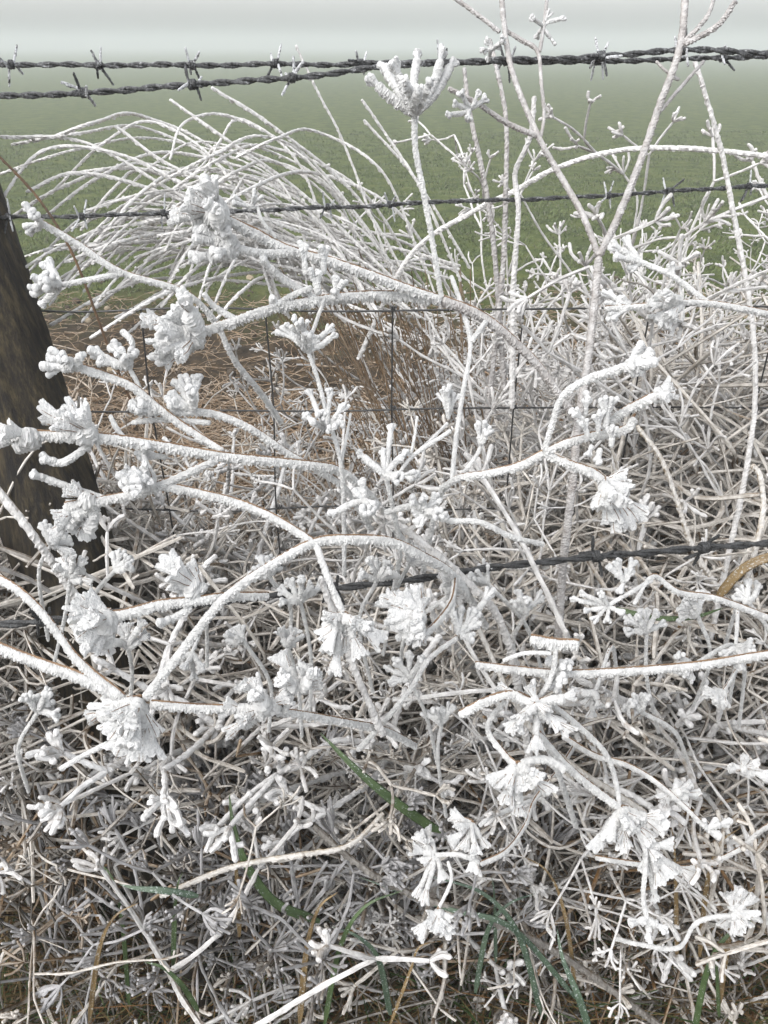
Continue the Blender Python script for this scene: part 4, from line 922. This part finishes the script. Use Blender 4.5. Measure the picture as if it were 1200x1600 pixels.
def straws(name, n, yr, xlim, zf, Lr, rr, mt, label, seed, flat=.5, fwd=0.0, seg=5, step=.012, lump=.16, zlo=0.0, up=0.0):
    R = np.random.default_rng(seed); mb = MB(); k = 0
    while k < n:
        y = R.uniform(*yr); half = .62 * (y + .2); x = R.uniform(-half, half)
        if not (xlim[0] < x < xlim[1]): continue
        z = zf(x, y) * (zlo + (1 - zlo) * R.random() ** .7); L = R.uniform(*Lr)
        d = R.normal(size=3) * np.array([1, .8, flat]) + np.array([0, 0, up * R.choice([-1, 1])]); d = nrm(d); c = np.array([x, y, z + .01])
        b = R.normal(size=3) * L * .11; b2 = b * R.uniform(-.6, .9) + R.normal(size=3) * L * .035; q = [c - d * L / 2, c - d * L * .2 + b2, c + d * L * .17 + b, c + d * L / 2 + (b - b2) * .3]
        if min(q[0][2], q[3][2]) < -.01: continue
        if max(q[0][2], q[3][2]) > zf(x, y) * 1.15 + .05: continue
        if q[0][1] < .40 or q[3][1] < .40: continue
        r = R.uniform(*rr); tube(mb, q, [r, r * .97, r * .92, r * .7], 0, seg=seg, step=step, lump=lump, lscale=.008); k += 1
        if R.random() < .45:     # a short side fork
            j = q[3]; e = j + nrm(d + R.normal(size=3) * .8) * R.uniform(.015, .04); tube(mb, [j, e], [r * .8, r * .95], 0, seg=seg, step=.008)
    return tag(mb.build(name, mt), label, 'undergrowth', kind='stuff')
straws('tangled_stems', 2500, (.68, 1.15), (-2, 2), lambda x, y: float(top_h(x, y)) * .95, (.10, .42), (.0011, .0030), M_TANGLE, 'tangled mat of rimed dead stems filling the mound', 31, zlo=.60, up=.35)
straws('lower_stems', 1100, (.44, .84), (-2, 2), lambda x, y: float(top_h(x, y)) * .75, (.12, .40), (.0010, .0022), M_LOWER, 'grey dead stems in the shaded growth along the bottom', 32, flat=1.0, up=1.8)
straws('straw_litter', 5600, (1.1, 3.3), (-3, 3), lambda x, y: float(np.interp(y, [1.1, 1.6, 2.6, 3.3], [.42, .30, .14, .03])) + (.12 if x > .4 else 0), (.12, .5), (.0011, .0026), M_STRAW, 'brown straw and dead grass lying behind the fence', 33, flat=.35)

def low_grass():
    mb = MB(); R = np.random.default_rng(41); N = 26000
    y = .40 + 1.0 * R.random(N) ** 1.3; x = (R.random(N) - .5) * 1.3 * (y + .3); p = np.stack([x, y, ground_z(x, y) - .003], 1)
    L = R.uniform(.18, .50, N) * np.clip(top_h(x, y) / .5, .55, 1.1); w = R.uniform(.0018, .0042, N)
    c = R.random(N)
    for k, s in enumerate((c < .50, (c >= .50) & (c < .82), c >= .82)):
        q = s.sum(); blades(mb, p[s], L[s], w[s], R.uniform(0, .7, q), R.uniform(0, 6.28, q), R.uniform(.1, 1.3, q), k, nseg=5)
    ms = [plain_mat('dead_grass_tan', (.09, .065, .03), (.26, .18, .08), 30), plain_mat('low_grass_green', (.022, .042, .012), (.075, .125, .035), 20), plain_mat('dead_grass_rust', (.10, .05, .018), (.22, .11, .035), 30)]
    tag(mb.build('verge_grass', ms), 'dark green and tan grass at the foot of the rimed stems', 'grass', kind='stuff')
low_grass()
straws('soil_litter', 3000, (2.6, 5.0), (-4, 4), lambda x, y: .02, (.04, .22), (.001, .0026), M_STRAW, 'scattered straw bits on the bare soil at the field edge', 34, flat=.12, step=.03)
straws('inner_stems', 1500, (.66, 1.15), (-2, 2), lambda x, y: float(top_h(x, y)) * .75, (.12, .42), (.0012, .0026), M_STRAW, 'brown unfrosted stems added deep inside the mound to darken its gaps', 35, up=.9)  # dark brown layer added to stand in for shade between the stems

def clods():
    R = np.random.default_rng(51); mb = MB()
    for k in range(900):
        y = R.uniform(2.2, 5.4); x = R.uniform(-.65, .65) * y; r = R.uniform(.006, .03) * (1 if R.random() < .3 else .5)
        c = np.array([x, y, ground_z(np.array(x), np.array(y)) + r * .2]); d = nrm(R.normal(size=3)) * r
        tube(mb, [c - d, c, c + d * .8], [r * .8, r, r * .7], int(R.random() < .12), seg=7, step=r * .5, lump=.35, lscale=r * 1.3)
    ms = [plain_mat('soil_clod', (.03, .022, .015), (.10, .075, .05), 40, .9, .8, 90, dist=.004), plain_mat('pale_stone', (.20, .16, .11), (.34, .28, .19), 30, .8, .5, 80)]
    tag(mb.build('soil_clods', ms), 'loose clods and small stones on the bare strip between fence and field', 'soil', kind='stuff')
clods()

def leaf(label, pts, w, m, seed=0, fold=.35, group=None):
    """one broad grass leaf: a folded ribbon with thickness"""
    w = w * .58; pts = [(a[0], a[1], a[2] + .02) for a in pts]
    q, ww, u, L = resample([P(*a) for a in pts], [W(w, a[2]) / 2 for a in pts], .004)
    t, a, b = frames(q); s = u / L; wd = ww * np.clip(np.minimum(s * 6 + .45, (1 - s) ** .6 * 1.5), .03, 1)
    tocam = nrm(CAMP - q); side = nrm(np.cross(t, tocam)); nn = np.cross(side, t)
    cols = []
    for k, (f, g) in enumerate([(-1, fold), (-.5, fold * .35), (0, 0), (.5, fold * .35), (1, fold), (.5, fold * .35 - .12), (0, -.14), (-.5, fold * .35 - .12)]):
        cols.append(q + side * (wd * f)[:, None] + nn * (wd * g)[:, None])
    mb = MB(); mb.grid(np.stack(cols, 1).reshape(-1, 3), len(q), 8, 0)
    tag(mb.build('grass_leaf', m, smooth=True, origin=P(*pts[0])), label, 'leaf', group)
def leaf_mat(name, lo, hi, frost):
    m, n, l, b = mat(name)
    t = noise(n, l, 40, 4, .6); r = ramp(n, l, t.outputs[0], [(.3, lo), (.7, hi)])
    t2 = noise(n, l, 420, 3, .7); r2 = ramp(n, l, t2.outputs[0], [(.62 - frost, (0, 0, 0)), (.78 - frost, (1, 1, 1))])
    l.new(mixc(n, l, r2.outputs[0], r.outputs[0], (.6, .64, .64)), b.inputs['Base Color']); b.inputs['Roughness'].default_value = .5
    return m
LG = leaf_mat('green_leaf_dusted', (.03, .055, .018), (.08, .125, .045), .02); LG2 = leaf_mat('blue_green_leaf', (.03, .055, .035), (.08, .12, .075), .05)
LT = leaf_mat('ochre_leaf', (.10, .065, .028), (.26, .18, .08), .06)
leaf('broad green leaf standing up then bending right, left of the lower middle', [(500, 1440, .86), (430, 1410, .84), (385, 1350, .82), (365, 1290, .81), (358, 1240, .82)], 24, LG)
leaf('long green leaf running down to the right under the low level branch', [(700, 1310, .84), (620, 1255, .80), (560, 1205, .79), (500, 1145, .80)], 26, LG)
leaf('short frosted green leaf lying level between the cup-shaped seed heads', [(310, 1400, .80), (260, 1392, .79), (215, 1388, .79), (186, 1382, .79)], 18, LG2)
leaf('green leaf with ochre tip low in front', [(310, 1580, .84), (285, 1540, .82), (255, 1512, .81), (225, 1503, .81)], 14, LG)
leaf('long dark blue-green leaf slanting down right below the paw-shaped tuft', [(900, 1560, .88), (800, 1450, .84), (700, 1420, .84), (560, 1370, .86)], 15, LG2)
leaf('narrow green leaf upright at the bottom right of centre', [(930, 1640, .86), (905, 1560, .84), (880, 1500, .84), (870, 1450, .85)], 20, LG2)
leaf('ochre strap leaf at the right edge under the thick barbed wire', [(1120, 935, .76), (1160, 890, .74), (1210, 868, .73), (1290, 850, .73)], 26, LT)
leaf('pale green leaf lying between rimed twigs right of the forked stem foot', [(960, 950, .76), (1020, 965, .74), (1080, 965, .74), (1130, 950, .76)], 14, LG)
leaf('ochre curled leaf low at the bottom middle', [(610, 1600, .86), (640, 1520, .83), (655, 1480, .82), (690, 1470, .83)], 9, LT)

RL = np.random.default_rng(61)
for k_ in range(16):
    px_, py_ = RL.uniform(60, 1150), RL.uniform(1420, 1600); a_ = RL.uniform(-.5, .5); L_ = RL.uniform(90, 210); d_ = RL.uniform(.84, .92)
    pts_ = [(px_, py_ + 40, d_ + .02), (px_ + L_ * .4 * math.sin(a_), py_ - L_ * .45, d_ - .03), (px_ + L_ * .9 * math.sin(a_) + 20 * a_, py_ - L_ * .8, d_ - .045), (px_ + L_ * 1.3 * math.sin(a_ * 1.6), py_ - L_ * .95, d_ - .04)]
    leaf('narrow grass blade standing low in front, ' + where_px(pts_[2][0], pts_[2][1]), pts_, RL.uniform(10, 17), [LG, LG2, LT][int(RL.integers(3))], group='narrow grass blades low in front')
